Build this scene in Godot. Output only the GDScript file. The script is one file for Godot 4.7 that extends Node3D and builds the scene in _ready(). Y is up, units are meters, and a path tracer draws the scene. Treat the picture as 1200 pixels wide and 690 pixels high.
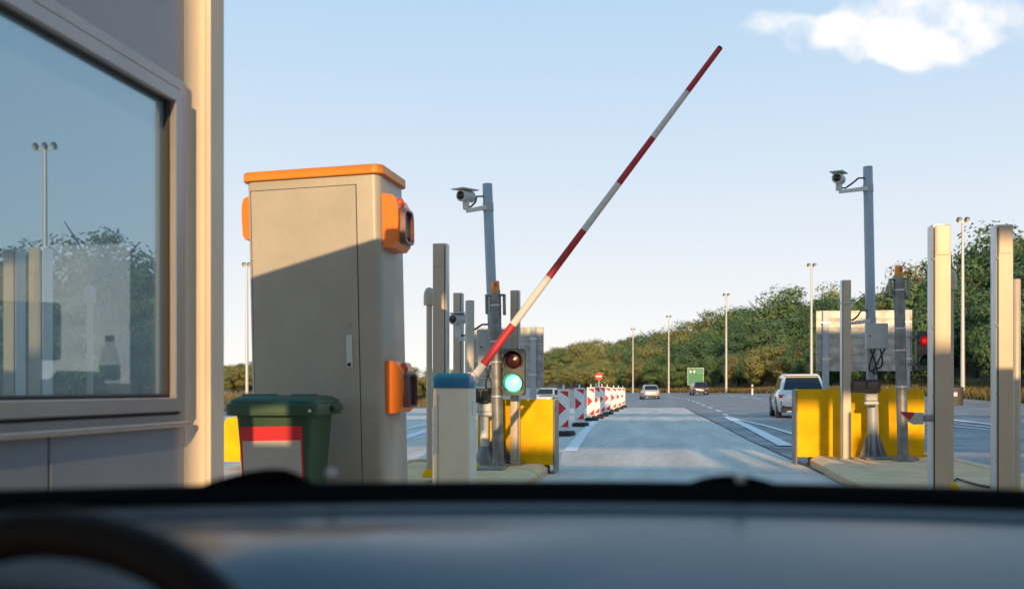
extends Node3D
# Toll lane seen over the dashboard of a car. The lane runs along -Z, the camera stands at (0, EYE, 0).

const F := 1150.0          # focal length in pixels of the 1200 x 690 photograph
const EYE := 1.15
const HORIZON := 455.0
const TURN := 0.1595       # the camera looks this far to the left of the lane

var taken := {}
var mats := {}
var tex := {}
var rng := RandomNumberGenerator.new()


# ------------------------------------------------------------------ pixels to places
func ray(px: float, py: float) -> Vector3:
	var fwd := Vector3(-sin(TURN), 0, -cos(TURN))
	var right := Vector3(cos(TURN), 0, -sin(TURN))
	return fwd + right * ((px - 600.0) / F) + Vector3.UP * ((HORIZON - py) / F)

func at_d(px: float, py: float, d: float) -> Vector3:      # where the ray meets the plane d metres down the lane
	var r := ray(px, py)
	return Vector3(0, EYE, 0) + r * (d / -r.z)

func on_h(px: float, py: float, h := 0.0) -> Vector3:      # where the ray meets the height h
	var r := ray(px, py)
	return Vector3(0, EYE, 0) + r * ((h - EYE) / r.y)

func x_at(px: float, d: float) -> float:
	return at_d(px, HORIZON, d).x

func px_of(p: Vector3) -> Vector2:
	var fwd := Vector3(-sin(TURN), 0, -cos(TURN))
	var right := Vector3(cos(TURN), 0, -sin(TURN))
	var q := p - Vector3(0, EYE, 0)
	var z := q.dot(fwd)
	return Vector2(600.0 + F * q.dot(right) / z, HORIZON - F * q.y / z)

func lerp_table(t: Array, x: float) -> float:
	if x <= t[0][0]: return t[0][1]
	for i in range(1, t.size()):
		if x <= t[i][0]:
			return lerpf(t[i - 1][1], t[i][1], (x - t[i - 1][0]) / (t[i][0] - t[i - 1][0]))
	return t[t.size() - 1][1]

const ROAD_RIGHT := [[-60, 26.0], [30, 25.0], [44, 22.5], [69, 18.3], [94, 11.3], [128, 5.2], [168, -2.0], [206, -9.6], [320, -36.0], [600, -120.0]]
const ROAD_LEFT := [[-60, -42.0], [30, -30.0], [57, -15.5], [100, -21.0], [206, -44.0], [320, -78.0], [600, -180.0]]

func road_h(x: float, d: float) -> float:                  # the road is level at the plaza and banked further on
	var k := smoothstep(42.0, 95.0, d)
	return k * (0.05 * clampf(x + 2.5, -7.0, 22.0) + 0.006 * maxf(d - 100.0, 0.0))

func ground_h(x: float, d: float) -> float:
	var r := lerp_table(ROAD_RIGHT, d)
	var l := lerp_table(ROAD_LEFT, d)
	var h := road_h(clampf(x, l, r), d) - 0.05
	if x > r: h += 0.25 * smoothstep(0.0, 4.0, x - r) + 0.16 * maxf(x - r - 4.0, 0.0) * (1.0 - 0.35 * smoothstep(10.0, 80.0, x - r))
	if x < l: h += 0.055 * clampf(l - x, 0.0, 16.0)
	return h


# ------------------------------------------------------------------ shapes
class Shape:
	var st := SurfaceTool.new()
	var tris := 0
	func _init():
		st.begin(Mesh.PRIMITIVE_TRIANGLES)
	func tri(a: Vector3, b: Vector3, c: Vector3, na: Vector3, nb: Vector3, nc: Vector3, out: Vector3) -> void:
		if (b - a).cross(c - a).dot(out) > 0.0:
			var t := b; b = c; c = t
			var n := nb; nb = nc; nc = n
		st.set_normal(na); st.add_vertex(a)
		st.set_normal(nb); st.add_vertex(b)
		st.set_normal(nc); st.add_vertex(c)
		tris += 1
	func face(pts: Array, out: Vector3) -> void:               # flat convex face
		var n: Vector3 = (pts[1] - pts[0]).cross(pts[2] - pts[0])
		if n.length() < 1e-12 and pts.size() > 3: n = (pts[2] - pts[0]).cross(pts[3] - pts[0])
		n = n.normalized()
		if n.dot(out) < 0: n = -n
		for i in range(1, pts.size() - 1): tri(pts[0], pts[i], pts[i + 1], n, n, n, n)
	func box(c: Vector3, s: Vector3, bv := 0.0, b := Basis.IDENTITY) -> Shape:
		var h := s * 0.5
		bv = minf(bv, minf(h.x, minf(h.y, h.z)) * 0.98)
		var g := func(v: Vector3) -> Vector3: return c + b * v
		for ax in 3:
			var u := (ax + 1) % 3
			var w := (ax + 2) % 3
			for sg in [-1.0, 1.0]:
				var pts := []
				for k in [[-1, -1], [1, -1], [1, 1], [-1, 1]]:
					var v := Vector3.ZERO
					v[ax] = sg * h[ax]; v[u] = k[0] * (h[u] - bv); v[w] = k[1] * (h[w] - bv)
					pts.append(g.call(v))
				var o := Vector3.ZERO
				o[ax] = sg
				face(pts, b * o)
			if bv > 0.0:
				for su in [-1.0, 1.0]:
					for sw in [-1.0, 1.0]:
						var e := []
						for k in [[-1, 0], [1, 0], [1, 1], [-1, 1]]:
							var v := Vector3.ZERO
							v[ax] = k[0] * (h[ax] - bv)
							v[u] = su * (h[u] - (bv if k[1] == 0 else 0.0))
							v[w] = sw * (h[w] - (0.0 if k[1] == 0 else bv))
							e.append(g.call(v))
						var o := Vector3.ZERO
						o[u] = su; o[w] = sw
						face(e, b * o)
		if bv > 0.0:
			for sx in [-1.0, 1.0]:
				for sy in [-1.0, 1.0]:
					for sz in [-1.0, 1.0]:
						face([g.call(Vector3(sx * h.x, sy * (h.y - bv), sz * (h.z - bv))), g.call(Vector3(sx * (h.x - bv), sy * h.y, sz * (h.z - bv))), g.call(Vector3(sx * (h.x - bv), sy * (h.y - bv), sz * h.z))], b * Vector3(sx, sy, sz))
		return self
	func loft(rings: Array, cap0 := true, cap1 := true, smooth := true) -> Shape:   # rings of equal size, closed
		var n: int = rings[0].size()
		var mid := []
		for r in rings:
			var m := Vector3.ZERO
			for p in r: m += p
			mid.append(m / n)
		var fn := []                                            # face normals
		for i in rings.size() - 1:
			var row := []
			for j in n:
				var k := (j + 1) % n
				var a: Vector3 = rings[i][j]
				var c: Vector3 = rings[i + 1][k]
				var nn: Vector3 = (c - a).cross(rings[i + 1][j] - rings[i][k]).normalized()
				var o: Vector3 = (a + c + rings[i + 1][j] + rings[i][k]) * 0.25 - (mid[i] + mid[i + 1]) * 0.5
				if nn.dot(o) < 0: nn = -nn
				row.append(nn)
			fn.append(row)
		for i in rings.size() - 1:
			for j in n:
				var k := (j + 1) % n
				var nn: Vector3 = fn[i][j]
				var nv := [nn, nn, nn, nn]
				if smooth:
					var pv := [[i, j], [i, k], [i + 1, k], [i + 1, j]]
					for q in 4:
						var s := Vector3.ZERO
						for di in [-1, 0]:
							for dj in [-1, 0]:
								var ii: int = pv[q][0] + di
								if ii < 0 or ii >= fn.size(): continue
								var f: Vector3 = fn[ii][posmod(pv[q][1] + dj, n)]
								if f.dot(nn) > 0.5: s += f
						nv[q] = s.normalized() if s.length() > 1e-6 else nn
				var a: Vector3 = rings[i][j]
				var b: Vector3 = rings[i][k]
				var c: Vector3 = rings[i + 1][k]
				var d: Vector3 = rings[i + 1][j]
				if (b - a).cross(c - a).length() > 1e-12: tri(a, b, c, nv[0], nv[1], nv[2], nn)
				if (c - a).cross(d - a).length() > 1e-12: tri(a, c, d, nv[0], nv[2], nv[3], nn)
		if cap0: face(rings[0], mid[0] - mid[1])
		if cap1: face(rings[-1], mid[-1] - mid[-2])
		return self
	func cyl(a: Vector3, b: Vector3, r0: float, r1: float, seg := 14, caps := true) -> Shape:
		return loft([ring(a, b - a, r0, seg), ring(b, b - a, r1, seg)], caps, caps)
	static func ring(c: Vector3, axis: Vector3, r: float, seg: int) -> Array:
		var u := axis.normalized().cross(Vector3.UP if absf(axis.normalized().y) < 0.9 else Vector3.RIGHT).normalized()
		var v := axis.normalized().cross(u)
		var out := []
		for i in seg:
			var t := TAU * i / seg
			out.append(c + (u * cos(t) + v * sin(t)) * r)
		return out
	func lathe(c: Vector3, axis: Vector3, profile: Array, seg := 16) -> Shape:       # profile of [radius, distance along the axis]
		var rings := []
		for p in profile: rings.append(ring(c + axis.normalized() * p[1], axis, maxf(p[0], 0.0005), seg))
		return loft(rings)
	func tube(path: Array, r: float, seg := 8) -> Shape:
		var rings := []
		for i in path.size():
			var t: Vector3 = path[mini(i + 1, path.size() - 1)] - path[maxi(i - 1, 0)]
			var u := t.normalized().cross(Vector3(0.31, 0.2, 0.93)).normalized()
			var v := t.normalized().cross(u)
			var one := []
			for k in seg: one.append(path[i] + (u * cos(TAU * k / seg) + v * sin(TAU * k / seg)) * r)
			rings.append(one)
		return loft(rings)
	func prism(poly: PackedVector2Array, o: Vector3, ux: Vector3, uy: Vector3, uz: Vector3) -> Shape:   # polygon in the plane of ux, uy, thick along uz
		var idx := Geometry2D.triangulate_polygon(poly)
		var n := uz.normalized()
		for i in range(0, idx.size(), 3):
			var p := []
			for k in 3: p.append(o + ux * poly[idx[i + k]].x + uy * poly[idx[i + k]].y)
			tri(p[0], p[1], p[2], -n, -n, -n, -n)
			tri(p[0] + uz, p[1] + uz, p[2] + uz, n, n, n, n)
		var sg := -1.0 if Geometry2D.is_polygon_clockwise(poly) else 1.0
		for i in poly.size():
			var a := poly[i]
			var b := poly[(i + 1) % poly.size()]
			var out := (ux * (b.y - a.y) - uy * (b.x - a.x)) * sg
			var pa := o + ux * a.x + uy * a.y
			var pb := o + ux * b.x + uy * b.y
			face([pa, pb, pb + uz, pa + uz], out)
		return self
	func sheet(rows: Array, up := Vector3.UP) -> Shape:         # grid of points, smooth
		for i in rows.size() - 1:
			for j in rows[0].size() - 1:
				var a: Vector3 = rows[i][j]; var b: Vector3 = rows[i][j + 1]; var c: Vector3 = rows[i + 1][j + 1]; var d: Vector3 = rows[i + 1][j]
				var nv := []
				for q in [[i, j], [i, j + 1], [i + 1, j + 1], [i + 1, j]]:
					var i0: int = maxi(q[0] - 1, 0); var i1: int = mini(q[0] + 1, rows.size() - 1)
					var j0: int = maxi(q[1] - 1, 0); var j1: int = mini(q[1] + 1, rows[0].size() - 1)
					var m: Vector3 = (rows[i1][q[1]] - rows[i0][q[1]]).cross(rows[q[0]][j1] - rows[q[0]][j0]).normalized()
					nv.append(m if m.dot(up) > 0 else -m)
				tri(a, b, c, nv[0], nv[1], nv[2], up)
				tri(a, c, d, nv[0], nv[2], nv[3], up)
		return self
	func done() -> ArrayMesh:
		return st.commit()


func rounded(cx: float, cz: float, hx: float, hz: float, r: float, y: float, seg := 3) -> Array:   # a level ring with rounded corners
	var out := []
	r = minf(r, minf(hx, hz) * 0.99)
	for q in 4:
		var sx: float = [1, -1, -1, 1][q]
		var sz: float = [1, 1, -1, -1][q]
		for k in seg + 1:
			var t := PI / 2 * (q + float(k) / seg)
			out.append(Vector3(cx + sx * (hx - r) + cos(t) * r, y, cz + sz * (hz - r) + sin(t) * r))
	return out


# ------------------------------------------------------------------ things and parts
func numbered(called: String) -> String:
	if not taken.has(called):
		taken[called] = 0
		return called
	taken[called] += 1
	return "%s_%03d" % [called, taken[called]]

func thing(called: String, label: String, category: String, pos := Vector3.ZERO, group := "") -> Node3D:
	var o := Node3D.new()
	o.name = numbered(called)
	add_child(o)
	o.position = pos
	o.set_meta("label", label)
	o.set_meta("category", category)
	if group: o.set_meta("group", group)
	return o

func part(called: String, s, m: Material, parent: Node, at := Vector3.ZERO) -> MeshInstance3D:
	var o := MeshInstance3D.new()
	o.name = called
	o.mesh = s.done() if s is Shape else s
	o.material_override = m
	o.position = at
	parent.add_child(o, true)
	return o

func struct(called: String, s, m: Material) -> MeshInstance3D:
	var o := part(numbered(called), s, m, self)
	o.set_meta("kind", "structure")
	return o

func single(called: String, s, m: Material, label: String, category: String, group := "") -> MeshInstance3D:
	var o := part(numbered(called), s, m, self)
	o.set_meta("label", label)
	o.set_meta("category", category)
	if group: o.set_meta("group", group)
	return o

func copy(o: Node3D, pos: Vector3, turn := 0.0, label := "") -> Node3D:
	var base := o.name.rstrip("0123456789").trim_suffix("_")
	var c := o.duplicate() as Node3D
	c.name = numbered(base)
	add_child(c)
	c.position = pos
	c.rotation.y = turn
	if label: c.set_meta("label", label)
	return c


# ------------------------------------------------------------------ materials
func noise_image(size: int, freq: float, octaves: int, rs: int, kind := FastNoiseLite.TYPE_SIMPLEX_SMOOTH) -> Image:
	var n := FastNoiseLite.new()
	n.noise_type = kind
	n.seed = rs
	n.frequency = freq
	n.fractal_octaves = octaves
	return n.get_seamless_image(size, size)

func make_texture(key: String, size: int, layers: Array, lo := 0.0) -> ImageTexture:    # layers of [frequency, octaves, seed, darkest, power]
	var data := PackedFloat32Array()
	data.resize(size * size)
	data.fill(1.0)
	for l in layers:
		var b := noise_image(size, l[0], l[1], l[2]).get_data()
		for i in data.size():
			data[i] *= lerpf(l[3], 1.0, pow(b[i] / 255.0, l[4]))
	var bytes := PackedByteArray()
	bytes.resize(size * size * 3)
	for i in data.size():
		var v := int(clampf(maxf(data[i], lo), 0.0, 1.0) * 255.0)
		bytes[i * 3] = v; bytes[i * 3 + 1] = v; bytes[i * 3 + 2] = v
	var im := Image.create_from_data(size, size, false, Image.FORMAT_RGB8, bytes)
	im.generate_mipmaps()
	tex[key] = ImageTexture.create_from_image(im)
	return tex[key]

func mat(key: String, c: Color, rough := 0.6, metal := 0.0, texture := "", scale := 1.0, bump := 0.0, world := true) -> StandardMaterial3D:
	if mats.has(key): return mats[key]
	var m := StandardMaterial3D.new()
	m.resource_name = key
	m.albedo_color = c.linear_to_srgb()
	m.roughness = rough
	m.metallic = metal
	if texture:
		m.albedo_texture = tex[texture]
		m.uv1_triplanar = true
		m.uv1_world_triplanar = world
		m.uv1_scale = Vector3.ONE * scale
		if bump != 0.0:
			m.heightmap_enabled = true
			m.heightmap_texture = tex[texture]
			m.heightmap_scale = bump
	mats[key] = m
	return m

func glow(key: String, c: Color, e: float) -> StandardMaterial3D:
	var m := mat(key, c * 0.6, 0.3)
	m.emission_enabled = true
	m.emission = c.linear_to_srgb()
	m.emission_energy_multiplier = e
	return m

func clear(key: String, c: Color, alpha: float, rough := 0.02, spec := 0.5) -> StandardMaterial3D:
	var m := mat(key, c, rough)
	m.transparency = BaseMaterial3D.TRANSPARENCY_ALPHA
	m.albedo_color.a = alpha
	m.metallic_specular = spec
	return m

func make_materials() -> void:
	make_texture("grain", 512, [[0.09, 3, 11, 0.78, 0.8], [0.008, 4, 12, 0.72, 1.0]])
	make_texture("paint", 512, [[0.006, 5, 21, 0.94, 1.0], [0.05, 3, 22, 0.97, 0.7]])
	make_texture("wear", 512, [[0.010, 5, 31, 0.62, 0.55], [0.12, 2, 32, 0.85, 0.6]])
	make_texture("yellow", 512, [[0.010, 5, 33, 0.84, 0.7], [0.12, 2, 34, 0.93, 0.6]])
	make_texture("road", 1024, [[0.30, 2, 41, 0.62, 0.8], [0.004, 5, 42, 0.66, 0.9], [0.02, 4, 43, 0.78, 0.7]])
	make_texture("streak", 1024, [[0.006, 4, 51, 0.83, 0.9], [0.25, 2, 52, 0.86, 0.8], [0.03, 3, 53, 0.90, 0.6]])
	make_texture("leaf", 256, [[0.03, 4, 61, 0.55, 1.0]])
	var conc := mat("plaza concrete", Color(0.75, 0.68, 0.60), 0.7, 0, "streak", 1.0, 0.0)
	conc.uv1_scale = Vector3(0.21, 0.22, 0.022)
	mat("asphalt", Color(0.54, 0.545, 0.56), 0.66, 0, "road", 0.11, 0.35)
	mat("island concrete", Color(0.84, 0.52, 0.27), 0.9, 0, "yellow", 0.3, 0.3)
	mat("kerb concrete", Color(0.82, 0.56, 0.32), 0.9, 0, "yellow", 0.9, 0.25)
	mat("road paint", Color(0.86, 0.86, 0.84), 0.7, 0, "yellow", 0.8)
	mat("dry grass", Color(0.40, 0.30, 0.13), 1.0, 0, "leaf", 0.25)
	mat("verge", Color(0.24, 0.20, 0.09), 1.0, 0, "leaf", 0.07, 1.0)
	mat("crack", Color(0.05, 0.05, 0.05), 0.9)
	mat("booth paint", Color(0.22, 0.24, 0.275), 0.2, 0.0, "paint", 0.35)
	mat("booth trim", Color(0.60, 0.52, 0.42), 0.5, 0.0, "paint", 0.5)
	mat("aluminium", Color(0.32, 0.32, 0.33), 0.3, 0.35, "paint", 0.6)
	mat("gasket", Color(0.012, 0.012, 0.014), 0.5)
	mat("inside", Color(0.30, 0.30, 0.28), 0.8, 0, "paint", 0.4)
	mat("black plastic", Color(0.015, 0.015, 0.017), 0.45)
	mat("kiosk paint", Color(0.395, 0.372, 0.315), 0.42, 0, "paint", 0.6)
	mat("orange paint", Color(0.88, 0.27, 0.012), 0.38, 0, "paint", 0.9)
	mat("orange plastic", Color(0.80, 0.19, 0.012), 0.3)
	mat("bin green", Color(0.022, 0.075, 0.032), 0.5, 0, "paint", 1.2)
	mat("label red", Color(0.62, 0.02, 0.03), 0.4)
	mat("label grey", Color(0.52, 0.49, 0.45), 0.5, 0, "paint", 1.5)
	mat("cream paint", Color(0.88, 0.79, 0.62), 0.45, 0, "paint", 0.9)
	mat("blue paint", Color(0.012, 0.16, 0.30), 0.4, 0, "paint", 0.9)
	mat("arm white", Color(0.56, 0.545, 0.51), 0.45)
	mat("arm red", Color(0.40, 0.018, 0.028), 0.45)
	mat("post beige", Color(0.52, 0.435, 0.33), 0.4, 0.1, "paint", 0.8)
	mat("post side", Color(0.62, 0.62, 0.60), 0.3, 0.4, "paint", 0.8)
	mat("pole grey", Color(0.36, 0.40, 0.42), 0.45, 0.1, "paint", 0.9)
	mat("galvanised", Color(0.38, 0.38, 0.37), 0.5, 0.45, "grain", 1.4)
	mat("camera white", Color(0.55, 0.57, 0.56), 0.4)
	mat("box grey", Color(0.44, 0.46, 0.45), 0.45, 0, "paint", 0.9)
	mat("cable", Color(0.01, 0.01, 0.012), 0.5)
	var am := mat("amber", Color(1.0, 0.40, 0.012), 0.15)
	am.clearcoat_enabled = true
	am.backlight_enabled = true
	am.backlight = Color(1.0, 0.62, 0.2)
	mat("yellow paint", Color(1.0, 0.55, 0.006), 0.8, 0, "yellow", 0.5, 0.15).metallic_specular = 0.3
	mat("raw concrete", Color(0.44, 0.38, 0.30), 0.9, 0, "wear", 0.8)
	mat("signal housing", Color(0.05, 0.06, 0.055), 0.5)
	mat("signal dark lens", Color(0.045, 0.007, 0.006), 0.25)
	mat("beacon white", Color(0.82, 0.82, 0.80), 0.5, 0, "paint", 1.0)
	mat("beacon red", Color(0.66, 0.015, 0.03), 0.45, 0, "paint", 1.0)
	mat("rubber", Color(0.03, 0.03, 0.03), 0.85, 0, "grain", 2.0)
	mat("sign back", Color(0.52, 0.52, 0.49), 0.45, 0.3, "wear", 0.6)
	mat("sign green", Color(0.0, 0.17, 0.085), 0.5)
	mat("sign white", Color(0.8, 0.8, 0.8), 0.5)
	mat("sign red", Color(0.6, 0.015, 0.02), 0.5)
	mat("mast", Color(0.50, 0.51, 0.51), 0.5, 0.3)
	mat("flood lamp", Color(0.05, 0.05, 0.055), 0.5)
	mat("bark", Color(0.10, 0.075, 0.05), 0.95, 0, "leaf", 1.0)
	mat("car glass", Color(0.012, 0.016, 0.022), 0.05)
	mat("tyre", Color(0.018, 0.018, 0.018), 0.85)
	mat("wheel rim", Color(0.30, 0.30, 0.31), 0.35, 0.6)
	mat("chrome", Color(0.6, 0.6, 0.6), 0.2, 0.9)
	mat("trim black", Color(0.03, 0.03, 0.032), 0.6)
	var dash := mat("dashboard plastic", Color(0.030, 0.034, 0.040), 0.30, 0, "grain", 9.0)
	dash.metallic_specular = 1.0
	mat("dashboard strip", Color(0.030, 0.034, 0.040), 0.5, 0, "grain", 9.0)
	mat("cowl black", Color(0.004, 0.004, 0.005), 0.9).metallic_specular = 0.12
	var lw := mat("wheel leather", Color(0.009, 0.009, 0.010), 0.5)
	lw.metallic_specular = 0.25
	mat("headliner", Color(0.30, 0.29, 0.27), 0.95)
	mat("canopy white", Color(0.85, 0.84, 0.82), 0.6, 0, "paint", 0.2)


# ------------------------------------------------------------------ camera, sky and sun
func make_camera() -> void:
	var cam := Camera3D.new()
	cam.name = "camera"
	cam.projection = Camera3D.PROJECTION_FRUSTUM
	cam.near = 0.05
	cam.far = 3000.0
	cam.size = cam.near * 690.0 / F
	cam.frustum_offset = Vector2(0, cam.near * (HORIZON - 345.0) / F)
	cam.position = Vector3(0, EYE, 0)
	cam.rotation.y = TURN
	var a := CameraAttributesPhysical.new()
	a.frustum_focus_distance = 11.0
	a.frustum_focal_length = 50.0
	a.exposure_aperture = 4.6
	cam.attributes = a
	add_child(cam)
	cam.current = true

func make_sky() -> void:
	var pan := ProceduralSkyMaterial.new()
	pan.sky_top_color = Color(0.16, 0.40, 0.664).linear_to_srgb()
	pan.sky_horizon_color = Color(0.81, 0.775, 0.735).linear_to_srgb()
	pan.sky_curve = 0.25
	pan.ground_bottom_color = Color(0.2, 0.19, 0.17).linear_to_srgb()
	pan.ground_horizon_color = Color(0.5, 0.5, 0.48).linear_to_srgb()
	pan.sun_angle_max = 35.0
	pan.sun_curve = 0.45
	pan.sky_cover = cloud_cover()
	var sky := Sky.new()
	sky.sky_material = pan
	var e := Environment.new()
	e.background_mode = Environment.BG_SKY
	e.sky = sky
	e.tonemap_mode = Environment.TONE_MAPPER_LINEAR
	e.tonemap_exposure = 1.32
	e.sdfgi_enabled = true
	e.ssao_enabled = true
	e.ssil_enabled = true
	var w := WorldEnvironment.new()
	w.name = "environment"
	w.environment = e
	add_child(w)

func cloud_cover() -> ImageTexture:
	var wd := 4096
	var ht := 2048
	var im := Image.create(wd, ht, false, Image.FORMAT_RGBA8)
	im.fill(Color(0, 0, 0, 0))
	var n := FastNoiseLite.new()
	n.seed = 5
	n.noise_type = FastNoiseLite.TYPE_SIMPLEX_SMOOTH
	n.fractal_octaves = 5
	n.frequency = 0.011
	var tint := Color(0.375, 0.235, 0.085).linear_to_srgb()
	var blobs := [[1085, 22, 105, 62], [1010, 38, 70, 40], [1155, 24, 62, 48], [960, 36, 55, 24], [905, 22, 42, 15], [1090, 62, 70, 36], [1030, 58, 60, 26], [1060, -40, 120, 50]]
	for col in range(0, 420):
		for row in range(560, 960):
			var az := TAU * (col + 0.5) / wd
			var up := PI / 2 - PI * (row + 0.5) / ht
			var p := px_of(Vector3(0, EYE, 0) + Vector3(sin(az) * cos(up), sin(up), -cos(az) * cos(up)))
			if p.x < 820 or p.x > 1300 or p.y < -160 or p.y > 130: continue
			var q := p + Vector2(n.get_noise_2d(p.x + 900, p.y), n.get_noise_2d(p.x, p.y + 700)) * 26.0
			var s := 0.0
			for b in blobs:
				var d := Vector2((q.x - b[0]) / b[2], (q.y - b[1]) / b[3]).length()
				s += clampf(1.0 - d * d, 0.0, 1.0) * 0.95
			s *= 0.9 + 0.75 * n.get_noise_2d(p.x * 1.4, p.y * 1.9)
			var v := smoothstep(0.0, 1.55, s)
			if v > 0.004: im.set_pixel(col, row, Color(tint.r, tint.g, tint.b, v))
	return ImageTexture.create_from_image(im)

func make_sun() -> void:
	var sun := DirectionalLight3D.new()
	sun.name = "sun"
	sun.light_energy = 1.28
	sun.light_color = Color(1.0, 0.66, 0.34).linear_to_srgb()
	sun.light_angular_distance = 0.5
	sun.shadow_enabled = true
	add_child(sun)
	var go := Vector3(-sin(deg_to_rad(5.5)), -0.25, -cos(deg_to_rad(5.5)))
	sun.look_at_from_position(Vector3(0, 30, 0), Vector3(0, 30, 0) + go)


# ------------------------------------------------------------------ ground, roads, islands
func strip(pts: Array, wide: float, lift: float, step := 1.0) -> Shape:      # a painted line along [x, d] points
	var s := Shape.new()
	var a := []
	for i in pts.size() - 1:
		var n: int = maxi(1, int(absf(pts[i + 1][1] - pts[i][1]) / step))
		for k in n: a.append(Vector2(pts[i][0], pts[i][1]).lerp(Vector2(pts[i + 1][0], pts[i + 1][1]), float(k) / n))
	a.append(Vector2(pts[-1][0], pts[-1][1]))
	var rows := []
	for i in a.size():
		var t: Vector2 = (a[mini(i + 1, a.size() - 1)] - a[maxi(i - 1, 0)]).normalized()
		var o := Vector2(-t.y, t.x) * wide * 0.5
		var l: Vector2 = a[i] + o
		var r: Vector2 = a[i] - o
		rows.append([Vector3(l.x, road_h(l.x, l.y) + lift, -l.y), Vector3(r.x, road_h(r.x, r.y) + lift, -r.y)])
	return s.sheet(rows)

func make_ground() -> void:
	var ds := []
	var d := -60.0
	while d < 30: ds.append(d); d += 15.0
	while d < 260: ds.append(d); d += 5.0
	while d < 700: ds.append(d); d += 40.0
	ds.append(900.0); ds.append(1600.0)
	var rows := []
	for dd in ds:
		var row := []
		var l := lerp_table(ROAD_LEFT, dd)
		var r := lerp_table(ROAD_RIGHT, dd)
		for o in [-900, -300, -120, -60, -30, -20, -16, -12, -8, -4, -2, -1, 0]: row.append(Vector3(l + o, ground_h(l + o, dd), -dd))
		for k in range(1, 16): row.append(Vector3(lerpf(l, r, k / 16.0), ground_h(lerpf(l, r, k / 16.0), dd), -dd))
		for o in [0, 1, 2, 3, 4, 6, 9, 13, 18, 25, 35, 50, 70, 100, 160, 300, 900]: row.append(Vector3(r + o, ground_h(minf(r + o, r + 160), dd), -dd))
		rows.append(row)
	struct("ground", Shape.new().sheet(rows), mats["verge"])
	# asphalt
	rows = []
	for dd in ds:
		if dd > 620: continue
		var row := []
		var l := lerp_table(ROAD_LEFT, dd)
		var r := lerp_table(ROAD_RIGHT, dd)
		for k in 25: row.append(Vector3(lerpf(l, r, k / 24.0), road_h(lerpf(l, r, k / 24.0), dd), -dd))
		rows.append(row)
	struct("road", Shape.new().sheet(rows), mats["asphalt"])
	# concrete slabs of the toll plaza, one sheet per slab with open joints
	var slabs := struct("plaza_pavement", strip([[-29.0, -30.0], [-29.0, 2.0]], 3.0, 0.012, 4.0), mats["plaza concrete"])
	var edges := [-10.0, -1.0, 8.0, 13.6, 20.2, 28.0, 36.5, 46.0, 57.0]
	var cols := [-17.6, -12.0, -7.2, 2.0]
	for i in edges.size() - 1:
		for j in cols.size() - 1:
			var a := []
			for q in [[j, i], [j + 1, i], [j + 1, i + 1], [j, i + 1]]:
				var x: float = cols[q[0]]
				var dd: float = edges[q[1]]
				if q[0] == cols.size() - 1: x = lerpf(2.0, 0.85, clampf((dd - 13.6) / 43.0, 0, 1))
				if q[0] == 0: x = maxf(x, lerp_table(ROAD_LEFT, dd) + 0.4)
				var ins := 0.012
				x += ins if q[0] == j else -ins
				dd += ins if q[1] == i else -ins
				a.append(Vector3(x, 0.012 + road_h(x, dd), -dd))
			part("concrete_slab", _one_face(a), mats["plaza concrete"], slabs)
	# seam along the edge of the slabs and cracks
	var cr := struct("pavement_joint", strip([[2.02, 13.6], [1.72, 22.0], [1.46, 36.0], [0.88, 57.0]], 0.05, 0.016), mats["crack"])
	for c in [[[1.75, 20.6], [1.9, 19.6], [2.05, 18.9], [2.3, 18.4]], [[2.35, 17.2], [2.7, 16.6], [3.4, 16.2], [4.4, 16.1]]]:
		part("crack", strip(c, 0.028, 0.017, 0.6), mats["crack"], cr)
	# painted lines
	var lines := struct("road_markings", strip([[on_h(668, 530).x, -on_h(668, 530).z], [on_h(685, 507).x, -on_h(685, 507).z], [on_h(704, 487).x, -on_h(704, 487).z], [-2.9, 62.0]], 0.24, 0.02), mats["road paint"])
	var m := func(a: Array, w: float): part("painted_line", strip(a, w, 0.02), mats["road paint"], lines)
	m.call([[on_h(921, 523).x, -on_h(921, 523).z], [on_h(885, 504).x, -on_h(885, 504).z], [on_h(852, 489).x, -on_h(852, 489).z]], 0.30)
	m.call([[on_h(936, 511).x, -on_h(936, 511).z], [on_h(900, 500).x, -on_h(900, 500).z], [on_h(868, 492.5).x, -on_h(868, 492.5).z], [on_h(851, 488).x, -on_h(851, 488).z]], 0.17)
	m.call([[on_h(440, 524).x, -on_h(440, 524).z], [on_h(510, 502).x, -on_h(510, 502).z]], 0.3)
	m.call([[on_h(430, 514).x, -on_h(430, 514).z], [on_h(510, 495).x, -on_h(510, 495).z]], 0.2)
	m.call([[on_h(1080, 488).x, -on_h(1080, 488).z], [on_h(1190, 501).x, -on_h(1190, 501).z]], 0.34)
	m.call([[on_h(1080, 497).x, -on_h(1080, 497).z], [on_h(1190, 507).x, -on_h(1190, 507).z]], 0.2)
	for k in 16:
		var dd := 41.5 + 6.6 * k
		m.call([[first_line(dd), dd], [first_line(dd + 3.1), dd + 3.1]], 0.2)
	for k in 15:
		var dd := 30.0 + 6.6 * k
		m.call([[second_line(dd), dd], [second_line(dd + 3.1), dd + 3.1]], 0.2)
	# islands
	island("traffic_island", -3.75, -1.6, -6.0, 13.75, 1)
	island("traffic_island", 2.06, 4.2, -6.0, 15.9, -1)
	island("traffic_island", -9.6, -7.4, -6.0, 13.75, 1)

func _one_face(a: Array) -> Shape:
	var s := Shape.new()
	s.face(a, Vector3.UP)
	return s

func first_line(d: float) -> float: return lerp_table([[40, 2.3], [47, 2.45], [78, 1.75], [110, 0.3], [139, -1.8], [200, -8.0]], d)
func second_line(d: float) -> float: return lerp_table([[30, 9.2], [60, 8.0], [72, 7.1], [100, 4.9], [130, 1.6], [200, -6.0]], d)

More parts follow.
